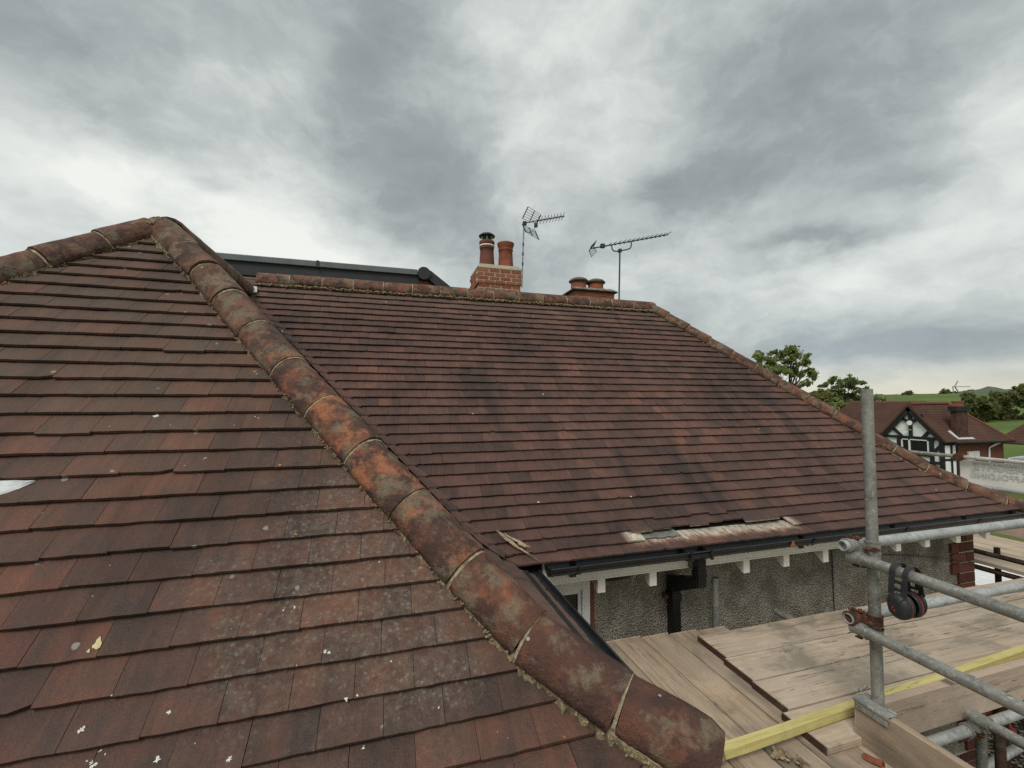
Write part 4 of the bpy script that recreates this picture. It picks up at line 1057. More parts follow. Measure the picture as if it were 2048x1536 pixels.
for i in range(14):
    c = A0.lerp(A1, .22+.77*i/13); b_.tube(c+Vector((0, -.11, .01)), c+Vector((0, .11, .01)), .006, 5)
b_.build('director', M_ALU, ae2)
b_ = MB()
for s_ in (1, -1):
    for i in range(4):
        q_ = A0+Vector((.015*i, 0, s_*(.012+.028*i))); b_.tube(q_+Vector((-.01, -.13, 0)), q_+Vector((.02, .13, 0)), .005, 5)
    b_.tube(A0+Vector((-.01, -.12, 0)), A0+Vector((.04, -.12, s_*.10)), .005, 5); b_.tube(A0+Vector((.02, .12, 0)), A0+Vector((.07, .12, s_*.10)), .005, 5)
b_.build('reflector_grid', M_ALU, ae2)

# ------------------------------------------------------------------ scaffold
scf = thing('scaffold', (2.232, 1.5, -4.0), 'galvanised tube scaffold with upright pole and guard rails beside the boarded platform', 'scaffold')
TR = .0242
def tubeobj(name, p0, p1, mat, parent, label=None):
    o = MB().tube(p0, p1, TR, 28, hollow=.0045).build(name, mat, parent)
    if label: o['label'] = label
    return o
tubeobj('standard', (2.232, 1.5, -4.0), (2.232, 1.5, .063), M_GALVD, scf, 'tall upright grey pole rising above the roof line')
tubeobj('guard_rail', (2.115, 1.556, -.692), (7.15, 1.556, -.705), M_GALV, scf)
tubeobj('guard_rail', (2.135, 1.556, -1.038), (7.15, 1.556, -1.06), M_GALV, scf)
tubeobj('guard_rail', (2.176, 1.572, -.746), (2.176, -1.4, -.80), M_GALVD, scf)
tubeobj('guard_rail', (2.176, 1.56, -1.080), (2.176, -1.4, -1.11), M_GALVD, scf)
tubeobj('transom', (1.2, 1.50, -1.672), (7.1, 1.50, -1.655), M_GALV, scf)
tubeobj('transom', (2.87, 1.50, -1.590), (2.87, -.8, -1.61), M_GALVD, scf)
tubeobj('standard', (2.395, 2.72, -4.0), (2.395, 2.72, -1.324), M_GALVD, scf, 'short cut-off grey pole close to the rendered wall')
tubeobj('transom', (3.0, 2.745, -1.668), (3.0, 1.3, -1.668), M_GALVD, scf)
tubeobj('standard', (3.186, 1.62, -4.0), (3.186, 1.62, -1.70), M_GALVD, scf)
tubeobj('standard', (3.348, 1.62, -4.0), (3.348, 1.62, -1.70), M_RTUBE, scf)
tubeobj('brace', (3.0, 1.75, -2.25), (6.2, 1.9, -2.05), M_GALV, scf)
def coupler(c, d1, d2, q1, q2, flip=1, mat=M_GALVD):
    """right-angle coupler: band round a tube along d1 through q1 and round a tube along d2 through q2"""
    d1, d2, q1, q2 = Vector(d1), Vector(d2), Vector(q1), Vector(q2)
    b_ = MB()
    for d, q in ((d1, q1), (d2, q2)):
        b_.tube(q-d*.026, q+d*.026, TR+.0065, 20); b_.tube(q-d*.031, q-d*.026, TR+.0085, 20); b_.tube(q+d*.026, q+d*.031, TR+.0085, 20)
    mid = (q1+q2)/2; b_.box(mid-Vector((.021, .021, .021)), mid+Vector((.021, .021, .021)))
    o = b_.build('coupler', mat, scf)
    n = (q2-q1).normalized()
    for d, q, oth, sg in ((d1, q1, d2, -1), (d2, q2, d1, 1)):
        bo = MB(); e = d.cross(n).normalized()*flip
        hp = q+e*(TR+.012); bo.box(hp-Vector((.008, .008, .008)), hp+Vector((.008, .008, .008)))
        bo.tube(hp-n*.02*sg*-1, hp+n*.045*sg*-1, .0050, 8)
        hn = hp+n*.026*sg*-1; bo.tube(hn-n*.007, hn+n*.007, .0115, 6)
        bo.build('bolt', M_RUST, o)
coupler(None, (0, 0, 1), (1, 0, 0), (2.232, 1.5, -.692), (2.232-.062, 1.556, -.692), 1)
coupler(None, (0, 0, 1), (0, 1, 0), (2.232, 1.5, -.746), (2.176, 1.535, -.746), -1)
coupler(None, (0, 0, 1), (1, 0, 0), (2.232, 1.5, -1.038), (2.232-.058, 1.556, -1.038), 1, M_RUST)
coupler(None, (0, 0, 1), (0, 1, 0), (2.232, 1.5, -1.080), (2.176, 1.53, -1.080), -1)
coupler(None, (1, 0, 0), (0, 1, 0), (2.87, 1.50, -1.666), (2.87, 1.45, -1.592), 1)
b_ = MB()          # pressed clip that ties the toe boards to the pole
b_.box((2.162, 1.41, -1.416), (2.212, 1.555, -1.404)); b_.tube((2.163, 1.41, -1.414), (2.163, 1.555, -1.414), .0115, 12); b_.box((2.155, 1.415, -1.452), (2.163, 1.55, -1.41))
b_.box((2.17, 1.53, -1.43), (2.27, 1.575, -1.418)); b_.tube((2.20, 1.56, -1.388), (2.245, 1.56, -1.375), .008, 8); b_.tube((2.205, 1.44, -1.400), (2.215, 1.41, -1.402), .007, 8)
b_.build('toe_board_clip', M_GALVD, scf, bevel=.003)

def board(name, p0, p1, wd, th, mat, label, cat, group=None, up_axis=(0, 0, 1), hoop=False):
    """board along its local X, width on local Y, thickness on local Z; p0, p1 run along the middle of its upper face"""
    p0, p1 = Vector(p0), Vector(p1); L = (p1-p0).length; X = (p1-p0).normalized(); Z = Vector(up_axis); Y = Z.cross(X).normalized(); Z = X.cross(Y)
    n = 12; b_ = MB(); vs = []
    for i in range(n+1):
        x = L*i/n; wv = .0015*math.sin(i*1.3+L)
        for (y, z) in ((-wd/2, -th), (wd/2, -th), (wd/2, 0), (-wd/2, 0)): vs.append((x, y+wv+R.uniform(-.0006, .0006), z+wv+R.uniform(-.0005, .0005)))
    fs = [(i*4+j, (i+1)*4+j, (i+1)*4+(j+1) % 4, i*4+(j+1) % 4) for i in range(n) for j in range(4)]
    fs = [f[::-1] for f in fs]+[(0, 1, 2, 3), (n*4+3, n*4+2, n*4+1, n*4)]
    b_.add(vs, fs)
    me = b_.mesh(name, mat); o = bpy.data.objects.new(name, me); col.objects.link(o)
    o.matrix_world = Matrix(((X.x, Y.x, Z.x, p0.x), (X.y, Y.y, Z.y, p0.y), (X.z, Y.z, Z.z, p0.z), (0, 0, 0, 1)))
    md = o.modifiers.new('bevel', 'BEVEL'); md.width = .0035; md.segments = 2; md.limit_method = 'ANGLE'
    if hoop:
        hb = MB(); hb.box((-.0025, -wd/2-.0015, -th-.001), (-.0005, wd/2+.0015, -.003)); h = hb.build('end_hoop', M_RTUBE, None); h.location = (0, 0, 0); h.data.transform(Matrix.Translation(Vector((-.0015, 0, -th-.001)))); h.parent = o
    return tag(o, label, cat, group)
G1 = 'scaffold boards laid along the wall'
PZ = -1.580
board('scaffold_board', (2.040, 2.362, PZ), (5.95, 2.335, PZ), .250, .037, M_BOARD, 'pale scaffold board of the upper deck lying closest to the rendered wall', 'scaffold board', G1, hoop=True)
board('scaffold_board', (2.018, 2.120, PZ), (5.90, 2.085, PZ), .216, .037, M_BOARD, 'greyish scaffold board of the upper deck, second out from the rendered wall', 'scaffold board', G1, hoop=True)
board('scaffold_board', (2.005, 1.892, PZ), (5.90, 1.862, PZ), .222, .037, M_BOARD, 'scaffold board of the upper deck with dark scrape marks, third out from the wall', 'scaffold board', G1, hoop=True)
board('scaffold_board', (1.952, 1.652, PZ), (5.85, 1.640, PZ), .232, .037, M_BOARD, 'scaffold board under the yellow batten, its end sticking out past the others', 'scaffold board', G1, hoop=True)
G2 = 'scaffold boards running under the hip'
LZ = -1.6195
for xa, xb, yt, lb in ((1.035, 1.268, 2.70, 'lower scaffold board tucked under the black side gutter'), (1.275, 1.492, 2.66, 'lower scaffold board emerging from under the hip beside the side gutter'), (1.500, 1.705, 2.66, 'cracked lower scaffold board second in from the hip, crossing under the batten'),
                       (1.713, 1.912, 2.64, 'lower scaffold board with splintered wood chips lying on it'), (1.920, 2.135, 2.62, 'lower scaffold board partly under the sawn ends of the upper deck'), (2.142, 2.36, 2.60, 'lower scaffold board below the upper deck and the corner pole')):
    board('scaffold_board', ((xa+xb)/2, yt, LZ), ((xa+xb)/2+R.uniform(-.004, .004), -1.3, LZ-.004), xb-xa, .037, M_BOARDL, lb, 'scaffold board', G2)
board('toe_board', (2.262, 1.529, -1.545), (6.6, 1.529, -1.548), .190, .040, M_TOE, 'pinkish toe board on edge along the platform front, stained at its middle', 'toe board', None, up_axis=(0, -1, 0))
board('toe_board', (2.168, 1.560, -1.530), (2.168, -1.2, -1.55), .235, .036, M_BOARDL, 'toe board on edge with streaky grain, held by the metal clip at the pole', 'toe board', None, up_axis=(-1, 0, 0))
# stains on the front toe board
b_ = MB()
# yellow treated batten
board('timber_batten', (1.30, 1.622, -1.533), (4.60, 1.750, -1.531), .043, .045, M_YEL, 'yellow treated timber batten lying across the boards past the pole', 'timber batten')

# right-hand run of scaffold beyond the hip
sc2 = thing('scaffold', (7.1, 3.0, -4.0), 'scaffold run beyond the right-hand hip carrying the white banner', 'scaffold')
tubeobj('guard_rail', (7.06, 3.66, -.70), (7.13, 1.2, -.70), M_GALVR, sc2, 'whitewashed pale guard rail above the banner')
tubeobj('guard_rail', (7.0, 6.2, -.69), (7.06, 3.68, -.70), M_GALVD, sc2)
tubeobj('guard_rail', (7.12, 6.0, -1.05), (7.12, 1.2, -1.06), M_GALV, sc2)
tubeobj('standard', (7.17, 3.05, -4.0), (7.17, 3.05, -.55), M_GALV, sc2)
b_ = MB(); b_.tube((7.06, 3.72, -.70), (7.06, 3.62, -.70), .034, 18); b_.tube((7.06, 3.69, -.70), (7.06, 3.66, -.70), .040, 6); b_.box((7.02, 3.64, -.75), (7.05, 3.70, -.66)); b_.build('sleeve_coupler', M_RUST, sc2)
b_ = MB(); b_.tube((7.13, 3.10, -.70), (7.13, 3.02, -.70), .035, 16); b_.tube((7.17, 3.05, -.74), (7.17, 3.05, -.66), .034, 16); b_.build('coupler', M_GALVD, sc2)
tubeobj('standard', (5.99, 2.85, -4.0), (5.99, 2.85, -1.485), M_RTUBE, sc2, 'rust brown cut-off post at the house corner')
tubeobj('transom', (5.72, 3.15, -1.66), (5.76, .8, -1.66), M_RTUBE, sc2)
tubeobj('transom', (5.95, 3.12, -1.56), (5.95, .8, -1.56), M_RTUBE, sc2)
tubeobj('transom', (5.66, 2.95, -1.98), (6.9, 2.4, -1.98), M_GALV, sc2)
G3 = 'scaffold boards of the right-hand platform'
for i, (x, lb) in enumerate(((5.80, 'sunlit scaffold board on the right-hand platform lying next to the house corner'), (6.06, 'scaffold board on the right-hand platform just beyond the rust brown post'), (6.30, 'scaffold board in the middle of the right-hand platform'), (6.54, 'scaffold board on the right-hand platform with white scraps near its end'), (6.78, 'outermost scaffold board of the right-hand platform below the banner'))):
    board('scaffold_board', (x, 5.6, -1.575), (x+.01, .9, -1.58), .225, .037, M_BOARD, lb, 'scaffold board', G3)
board('toe_board', (7.02, 5.6, -1.46), (7.04, .9, -1.465), .225, .036, M_TOE, 'toe board on edge along the outer side of the right-hand platform', 'toe board', None, up_axis=(-1, 0, 0))
# banner, seen from behind so its lettering is reversed
bn = thing('banner', (7.12, 3.3, -1.04), 'white scaffold banner seen from behind with faint reversed lettering', 'banner')
b_ = MB(); n = 14; vs = []
for i in range(n):
    y = 3.70-1.6*i/(n-1)
    for j in range(5): vs.append((7.115+.006*math.sin(i*.9+j*.7), y, -1.035+.30*j/4+.006*math.sin(i*.7)*(1 if j == 0 else 0)))
b_.smooth = True; b_.add(vs, [(i*5+j, (i+1)*5+j, (i+1)*5+j+1, i*5+j+1) for i in range(n-1) for j in range(4)]); b_.build('sheet', M_BAN, bn)
def text_obj(name, body, size, loc, rot, mat, parent):
    cu = bpy.data.curves.new(name, 'FONT'); cu.body = body; cu.size = size; cu.extrude = .0006; cu.offset = .002
    tmp = bpy.data.objects.new(name, cu); col.objects.link(tmp)
    bpy.context.view_layer.update()
    me = bpy.data.meshes.new_from_object(tmp.evaluated_get(bpy.context.evaluated_depsgraph_get())); col.objects.unlink(tmp); bpy.data.objects.remove(tmp)
    me.transform(Matrix.Translation(Vector(loc)) @ rot); me.materials.clear(); me.materials.append(mat)
    o = bpy.data.objects.new(name, me); col.objects.link(o); put(o, parent); return o
# the print faces outwards (+X); from the roof it reads mirrored
rotb = Matrix(((0, 0, 1, 0), (1, 0, 0, 0), (0, 1, 0, 0), (0, 0, 0, 1)))
text_obj('lettering', 'HEIGHTZ', .112, (7.1015, 3.10, -.838), rotb, M_BANT, bn)
text_obj('lettering', 'SCAFFOLDING', .092, (7.1015, 2.98, -.932), rotb, M_BANT, bn)

# ear defenders hung over the upper guard rail
ed = thing('ear_defenders', (2.18, 1.36, -.90), 'black and red ear defenders hanging over the scaffold guard rail', 'ear defenders')
EC = Vector((2.176, 1.335, -.7500))
def band(y0, y1, name, w0=.0, rr_o=.040, rr_i=.036):
    b_ = MB(); n = 22; vs = []
    for i in range(n):
        t = i/(n-1)
        if t < .2: q = t/.2; pts = (-(rr_o+.012*(1-q)), -.085*(1-q)-.0)
        elif t > .8: q = (t-.8)/.2; pts = (rr_o+.012*q, -.085*q)
        else: a = math.pi*(1-(t-.2)/.6); pts = (rr_o*math.cos(a), rr_o*math.sin(a))
        nx_, nz_ = (pts[0], max(pts[1], 0)); l = math.hypot(nx_, nz_) or 1; nx_, nz_ = nx_/l, nz_/l
        for (y, o_) in ((y0, 0), (y1, 0), (y1, .005), (y0, .005)): vs.append(EC+Vector((pts[0]+nx_*o_, y, pts[1]+nz_*o_)))
    b_.add(vs, [(i*4+j, i*4+(j+1) % 4, (i+1)*4+(j+1) % 4, (i+1)*4+j) for i in range(n-1) for j in range(4)]+[(3, 2, 1, 0), (n*4-4, n*4-3, n*4-2, n*4-1)])
    return b_.build(name, M_BLK, ed, bevel=.001)
band(-.036, -.016, 'headband'); band(.012, .034, 'headband')
for s_ in (-1, 1):
    b_ = MB()
    b_.box(EC+Vector((s_*.043-.002, -.018, -.062)), EC+Vector((s_*.043+.002, -.010, -.03)))
    for zq in (-.03, -.062): b_.box(EC+Vector((s_*.043-.003, -.018, zq-.006)), EC+Vector((s_*.043+.003, .014, zq+.006)))
    b_.build('band_bridge', M_BLK, ed)
def cup(sx):
    c = EC+Vector((sx*.020, -.004, -.132)); b_ = MB(); b_.smooth = True; n = 26; vs = []
    tl = .12*sx
    prof = [(.016, 1.0), (.024, 1.0), (.034, .97), (.043, .88), (.050, .70), (.053, .42), (.054, .0)]
    for (d, s_) in prof:
        for i in range(n):
            a = 2*math.pi*i/n; vs.append(c+Vector((sx*d, math.cos(a)*.043*s_*(1+.06*math.sin(a)), math.sin(a)*.054*s_+d*tl*.4*sx)))
    k = len(prof); fs = [(j*n+i, j*n+(i+1) % n, (j+1)*n+(i+1) % n, (j+1)*n+i) for j in range(k-1) for i in range(n)]
    if sx < 0: fs = [f[::-1] for f in fs]
    b_.add(vs, fs); o = b_.build('ear_cup', M_BLK, ed)
    def ring(d0, d1, s0, mat, nm):
        m_ = MB(); m_.smooth = True; vv = []
        for d, s_ in ((d0, s0*.9), (d0+(d1-d0)*.25, s0), (d0+(d1-d0)*.75, s0), (d1, s0*.88)):
            for i in range(n):
                a = 2*math.pi*i/n; vv.append(c+Vector((sx*d, math.cos(a)*.043*s_, math.sin(a)*.054*s_)))
        ff = [(j*n+i, j*n+(i+1) % n, (j+1)*n+(i+1) % n, (j+1)*n+i) for j in range(3) for i in range(n)]
        m_.add(vv, ff); m_.build(nm, mat, o)
    ring(.0095, .0165, .985, M_REDP, 'red_seal'); ring(-.008, .010, .96, M_BLK, 'cushion')
    a_ = MB(); a_.path([c+Vector((sx*.040, -.030, .050)), c+Vector((sx*.053, -.012, .020)), c+Vector((sx*.056, .006, -.004)), c+Vector((sx*.05, .024, -.026))], .0035, 6)
    a_.path([c+Vector((sx*.036, .028, .052)), c+Vector((sx*.046, .036, .02)), c+Vector((sx*.05, .026, -.02))], .003, 6); a_.build('wire_yoke', M_BLK, o)
    if sx < 0:
        e_ = MB(); q = c+Vector((-.0545, .008, -.006))
        tri = [q+Vector((0, -.010, -.008)), q+Vector((0, .010, -.008)), q+Vector((0, .001, .011))]
        tin = [q+Vector((0, -.004, -.005)), q+Vector((0, .005, -.005)), q+Vector((0, .001, .003))]
        e_.add(tri+tin, [(0, 1, 4, 3), (1, 2, 5, 4), (2, 0, 3, 5)])
        e_.add([v+Vector((-.0008, 0, 0)) for v in tri+tin], [(0, 3, 4, 1), (1, 4, 5, 2), (2, 5, 3, 0)]); e_.build('emblem', M_REDM, o)
    return o
cup(-1); cup(1)

# small debris
b_ = MB()
for (p, q, w_) in (((.69, 2.735, -.838), (.80, 2.615, -.915), .016), ((.735, 2.70, -.852), (.885, 2.60, -.925), .011), ((.78, 2.63, -.905), (.90, 2.50, -.972), .008), ((.70, 2.72, -.845), (.775, 2.65, -.895), .014), ((.80, 2.66, -.885), (.845, 2.60, -.92), .010), ((.745, 2.66, -.885), (.83, 2.585, -.935), .010)):
    p, q = Vector(p), Vector(q); d_ = (q-p).normalized(); s_ = d_.cross(Vector((.3, -.5, .8))).normalized(); n_ = s_.cross(d_); n = 7; vs = []
    for i in range(n+1):
        t = i/n; wv = w_*(1-abs(2*t-1)**3*.8)*R.uniform(.6, 1.2); c = p.lerp(q, t)+n_*.006+s_*R.gauss(0, .003)
        h_ = w_*.45*R.uniform(.5, 1.2); vs += [c-s_*wv, c+n_*h_-s_*wv*.3, c+n_*h_*.8+s_*wv*.5, c+s_*wv]
    b_.add(vs, [(i*4+k, (i+1)*4+k, (i+1)*4+k+1, i*4+k+1) for i in range(n) for k in range(3)]+[(0, 1, 2, 3), (n*4+3, n*4+2, n*4+1, n*4)])
tag(b_.build('rotten_wood', M_WOODT), 'pale crumbling piece of rotten wood lying in the roof valley', 'debris')
def chip(label, c, n, rad_, mat, name='wood_chip'):
    b_ = MB()
    for i in range(n):
        q = Vector(c)+Vector((R.gauss(0, rad_), R.gauss(0, rad_), .006+abs(R.gauss(0, .008))))
        s_ = R.uniform(.012, .03); b_.box(q-Vector((s_, s_*.35, .003)), q+Vector((s_, s_*.35, .003)), Matrix.Rotation(R.uniform(0, 3), 3, 'Z') @ Matrix.Rotation(R.uniform(-.7, .7), 3, 'Y'))
    return tag(b_.build(name, mat), label, 'debris')
chip('clump of splintered wood chips on the lower boards in front of the batten', (1.735, 1.575, -1.612), 16, .018, M_WOODT)
chip('single pale wood splinter on the lower boards beside the splintered clump', (1.80, 1.535, -1.615), 3, .008, M_WOODT)
b_ = arc_tile((2.108, 1.485, -1.612), (2.130, 1.42, -1.602), (.8, .2, -.3), .02, .012, .010, .006, 8, 5, .003, False)
tag(b_.build('broken_tile', M_POT), 'broken orange clay tile shard lying against the near toe board', 'debris')
b_ = MB()
b_.prism([(2.82, 2.446, -1.045), (2.865, 2.446, -1.045), (2.842, 2.444, -1.005)], (0, -.006, 0)); tag(b_.build('tile_shard', M_BRKO), 'tiny orange tile shard caught on the black gutter', 'debris')
b_ = MB()
for i in range(5): b_.blob((6.38+R.gauss(0, .05), 2.78+R.gauss(0, .04), -1.555), R.uniform(.015, .03), 0, .4, (1.4, 1, .6))
tag(b_.build('paper_scraps', M_UPVC), 'white scraps of packing lying on the right-hand platform', 'debris')

# ------------------------------------------------------------------ yard
wb = thing('wheelbarrow', (6.85, 3.1, -3.985), 'red framed barrow with a grey green tub on the gravel at the frame corner', 'wheelbarrow')
b_ = MB(); b_.path([(6.74, 3.42, -3.75), (6.74, 3.25, -3.5), (6.80, 3.08, -3.42), (6.95, 2.95, -3.42), (7.2, 2.8, -3.6)], .03, 10); b_.path([(6.74, 3.25, -3.5), (6.72, 3.0, -3.9)], .025, 8); b_.build('frame', M_REDM, wb)
b_ = MB(); b_.lathe((7.05, 3.02, -3.80), [(.14, 0), (.20, .22), (.235, .30), (.22, .31), (.18, .10), (0, .05)], 18); b_.build('tub', M_TUB, wb)
b_ = MB(); b_.tube((7.3, 3.0, -3.86), (7.3, 2.92, -3.86), .12, 18); b_.build('wheel', M_BLK, wb)
b_ = MB(); b_.box((7.55, 3.62, -3.985), (8.4, 4.3, -3.45)); b_.box((7.5, 3.57, -3.45), (8.45, 4.35, -3.38)); tag(b_.build('storage_box', M_GUT, bevel=.03), 'black lidded storage box on the gravel beyond the platform', 'storage box')
b_ = MB(); b_.box((10.5, 5.2, -3.985), (13.5, 6.6, -3.4)); b_.box((10.4, 5.1, -3.4), (13.6, 6.7, -3.33)); tag(b_.build('cold_frame', M_UPVC, bevel=.02), 'white low cold frame in the yard beyond the house corner', 'cold frame')

# ------------------------------------------------------------------ far half-timbered house
fh = thing('timbered_house', (29.5, 17, -5.0), 'black and white half timbered house with brown tiled roof among the fields', 'house')
GX, GA, GZt = 29.0, 17.27, -.12
b_ = MB()          # gable wall plane x=29
b_.prism([(GX+.12, 15.74, -5.1), (GX+.12, 15.74, -2.1), (GX+.12, GA, -.35), (GX+.12, 18.85, -2.1), (GX+.12, 18.85, -5.1)], (.3, 0, 0))
b_.build('gable_wall', M_WHW, fh)
b_ = MB(); b_.box((GX+.45, 15.80, -5.1), (34.25, 18.6, -2.25)); b_.box((29.45, 17.2, -5.1), (33.0, 22.8, -2.2)); b_.build('brick_wall', M_BRK, fh)
EZ = -2.16
b_ = MB()
b_.add([(GX-.1, GA, GZt), (GX-.1, 15.52, EZ), (34.5, 15.45, EZ-.03), (32.3, GA, GZt+.03)], [(0, 1, 2, 3)])
b_.add([(34.5, 15.45, EZ-.03), (34.5, 19.1, EZ), (32.3, GA, GZt+.03)], [(0, 1, 2)])
b_.add([(GX-.1, GA, GZt), (32.3, GA, GZt+.03), (34.5, 19.1, EZ), (GX-.1, 18.95, EZ)], [(0, 1, 2, 3)])
b_.add([(30.6, GA, -.06), (28.7, 18.9, EZ), (28.7, 23.0, EZ), (30.6, 21.6, -.06)], [(0, 1, 2, 3)])
b_.add([(30.6, GA, -.06), (30.6, 21.6, -.06), (33.5, 23.0, EZ), (33.5, 18.9, EZ)], [(0, 1, 2, 3)])
rf = b_.build('roof', M_FROOF, fh)
md = rf.modifiers.new('thick', 'SOLIDIFY'); md.thickness = .09; md.offset = -1
b_ = MB(); b_.tube((GX+.1, GA, GZt+.02), (32.3, GA, GZt+.05), .10, 10); b_.tube((32.3, GA, GZt+.04), (34.45, 15.5, EZ), .08, 8); b_.tube((30.6, 17.4, -.03), (30.6, 21.6, -.03), .10, 10); b_.build('ridge_capping', M_POTD, rf)
def beam(p, q, wd, dep=.07, xo=0.0):
    """timber on the gable plane between (y,z) points"""
    p, q = Vector((0,)+p), Vector((0,)+q); d = (q-p).normalized(); nrm = Vector((1, 0, 0)).cross(d)*wd/2
    b_ = MB(); x = GX+.12-.03+xo
    b_.prism([Vector((x, 0, 0))+v for v in (p+nrm, q+nrm, q-nrm, p-nrm)], (-dep, 0, 0)); b_.build('timber', M_BLKT, fh)
for s_ in (-1, 1):
    b_ = MB(); P0 = Vector((GX-.06, GA, GZt-.02)); P1 = Vector((GX-.06, GA+s_*1.66, EZ+.02)); d = (P1-P0).normalized(); nn = Vector((1, 0, 0)).cross(d)*s_
    if nn.z > 0: nn = -nn
    b_.prism([P0, P1, P1+nn*.24, P0+nn*.30], (.07, 0, 0)); b_.build('barge_board', M_BLKT, fh)
beam((GA-.02, -.5), (GA-.02, -2.05), .17)
beam((15.9, -2.03), (18.7, -2.03), .15, .075)
beam((GA-.02, -1.22), (GA+.62, -.78), .15, .065); beam((GA-.02, -1.22), (GA-.62, -.72), .15, .065)
beam((GA+.9, -1.5), (GA+.42, -2.0), .15, .065); beam((GA-.95, -1.55), (GA-.60, -2.0), .15, .065)
beam((16.28, -2.05), (16.28, -5.0), .18); beam((15.83, -2.05), (15.83, -5.0), .22, .08); beam((17.86, -2.05), (17.86, -5.0), .18)
beam((16.28, -2.85), (15.85, -2.35), .15, .065); beam((15.83, -3.35), (16.28, -3.35), .15, .065); beam((16.28, -3.0), (17.86, -3.0), .13, .06)
b_ = MB(); q = Vector((GX-.005, GA-.02, -1.20)); n = 16
b_.tube(q, q+Vector((-.03, 0, 0)), .135, 18); b_.build('roundel', M_WHW, fh)
b_ = MB(); b_.box((GX-.10, GA-.10, -1.62), (GX-.02, GA+.12, -1.57)); b_.box((GX-.16, GA-.06, -1.60), (GX-.02, GA-.02, -1.56)); b_.build('floodlight', M_STEEL, fh)
b_ = MB()
for a, b in (((16.42, -2.18), (17.74, -2.12)), ((16.42, -2.90), (16.48, -2.12)), ((17.68, -2.90), (17.74, -2.12)), ((17.30, -2.90), (17.38, -2.12)), ((16.42, -2.92), (17.74, -2.86))): b_.box((GX+.03, a[0], a[1]), (GX+.10, b[0], b[1]))
fw_ = b_.build('window', M_UPVC, fh)
b_ = MB(); b_.box((GX+.09, 16.47, -2.88), (GX+.11, 17.70, -2.16)); b_.build('pane', M_GLASS, fw_)
b_ = MB()
for y in (15.62, 15.68): pass
b_.box((29.6, 15.70, -4.9), (29.68, 15.78, -2.22)); b_.box((30.05, 15.70, -4.9), (30.13, 15.78, -2.22)); b_.box((29.1, 15.70, -2.36), (30.15, 15.76, -2.24)); b_.box((29.1, 15.72, -3.2), (30.15, 15.76, -3.08)); b_.build('porch_timber', M_BLKT, fh)
b_ = MB(); b_.box((29.14, 15.765, -4.9), (30.1, 15.84, -2.3)); b_.build('porch_panel', M_WHW, fh)
b_ = MB(); b_.tube((GX+.5, 15.44, EZ-.05), (34.4, 15.40, EZ-.07), .06, 8); b_.build('gutter', M_BLKT, fh)
b_ = MB(); b_.path([(33.25, 15.46, EZ-.12), (32.85, 15.74, EZ-.42), (32.80, 15.78, -4.9)], .045, 8); b_.build('downpipe', M_UPVC, fh)
b_ = MB(); b_.box((31.05, 15.74, -3.25), (32.0, 15.84, -2.75)); b_.build('side_window', M_UPVC, fh)
cs = MB(); cs.box((30.22, 15.76, -2.05), (31.15, 16.02, -.30)); cso = cs.build('chimney_stack', M_SOOT, fh)
b_ = MB(); b_.box((30.12, 15.70, -.50), (31.26, 16.08, -.24)); b_.build('corbel', M_BLKT, cso)
b_ = MB(); b_.box((30.30, 15.80, -.24), (30.95, 16.0, .03)); b_.build('upper_stack', M_BRKC, cso)
b_ = MB(); b_.box((30.26, 15.76, .03), (30.99, 16.04, .07)); b_.build('cap', M_STONE, cso)
b_ = MB(); b_.prism([(29.85, 15.98, -1.62), (30.05, 15.98, -1.60), (30.12, 15.66, -1.98), (31.25, 15.66, -1.98), (31.3, 15.56, -2.06), (29.98, 15.60, -2.05)], (0, -.01, .03)); b_.build('flashing', M_LEAD, cso)
a3 = thing('tv_aerial', (30.35, 15.9, .07), 'small grey tv aerial on the far timbered house chimney', 'tv aerial')
b_ = MB(); b_.tube((30.33, 15.9, .07), (30.30, 15.9, .88), .022, 6); b_.build('mast', M_ALUL, a3)
b_ = MB(); b_.tube((30.25, 15.9, .86), (31.75, 15.9, .88), .018, 6); b_.build('boom', M_ALUL, a3)
for s_ in (1, -1):
    b_ = MB(); b_.tube((30.46, 15.9, .87), (30.74, 15.9, .87+.32*s_), .028, 5); b_.build('reflector', M_ALUL, a3)
b_ = MB(); b_.box((0, -.05, -.05), (.1, .05, .75), Matrix.Rotation(.18, 3, 'X')); o = b_.build('roof_prop', M_PEACH, None); o.location = (27.6, 18.35, -2.0); tag(o, 'bare timber stake leaning near the far timbered gable', 'timber stake')
# neighbouring house at the frame edge
nh = thing('neighbour_house', (36.0, 15.0, -5.0), 'corner of a tiled house with black post at the right frame edge', 'house')
b_ = MB(); b_.add([(34.9, 14.15, -2.45), (37.2, 15.2, -.6), (41, 15.2, -.6), (41, 12.5, -2.45), (34.9, 12.5, -2.45)], [(0, 1, 2, 3, 4)]); b_.add([(34.9, 14.15, -2.45), (37.2, 15.2, -.6), (41, 15.2, -.6), (41, 16.5, -2.45), (34.9, 16.5, -2.45)], [(0, 4, 3, 2, 1)])
r_ = b_.build('roof', M_FROOF, nh); md = r_.modifiers.new('thick', 'SOLIDIFY'); md.thickness = .1
b_ = MB(); b_.box((35.6, 12.6, -5.0), (40.5, 14.6, -2.5)); b_.build('wall', M_WHW, nh)
b_ = MB(); b_.box((35.3, 14.1, -5.0), (35.6, 14.75, -2.5)); b_.box((34.95, 13.9, -2.62), (36, 14.9, -2.46)); b_.build('porch_post', M_BLKT, nh)
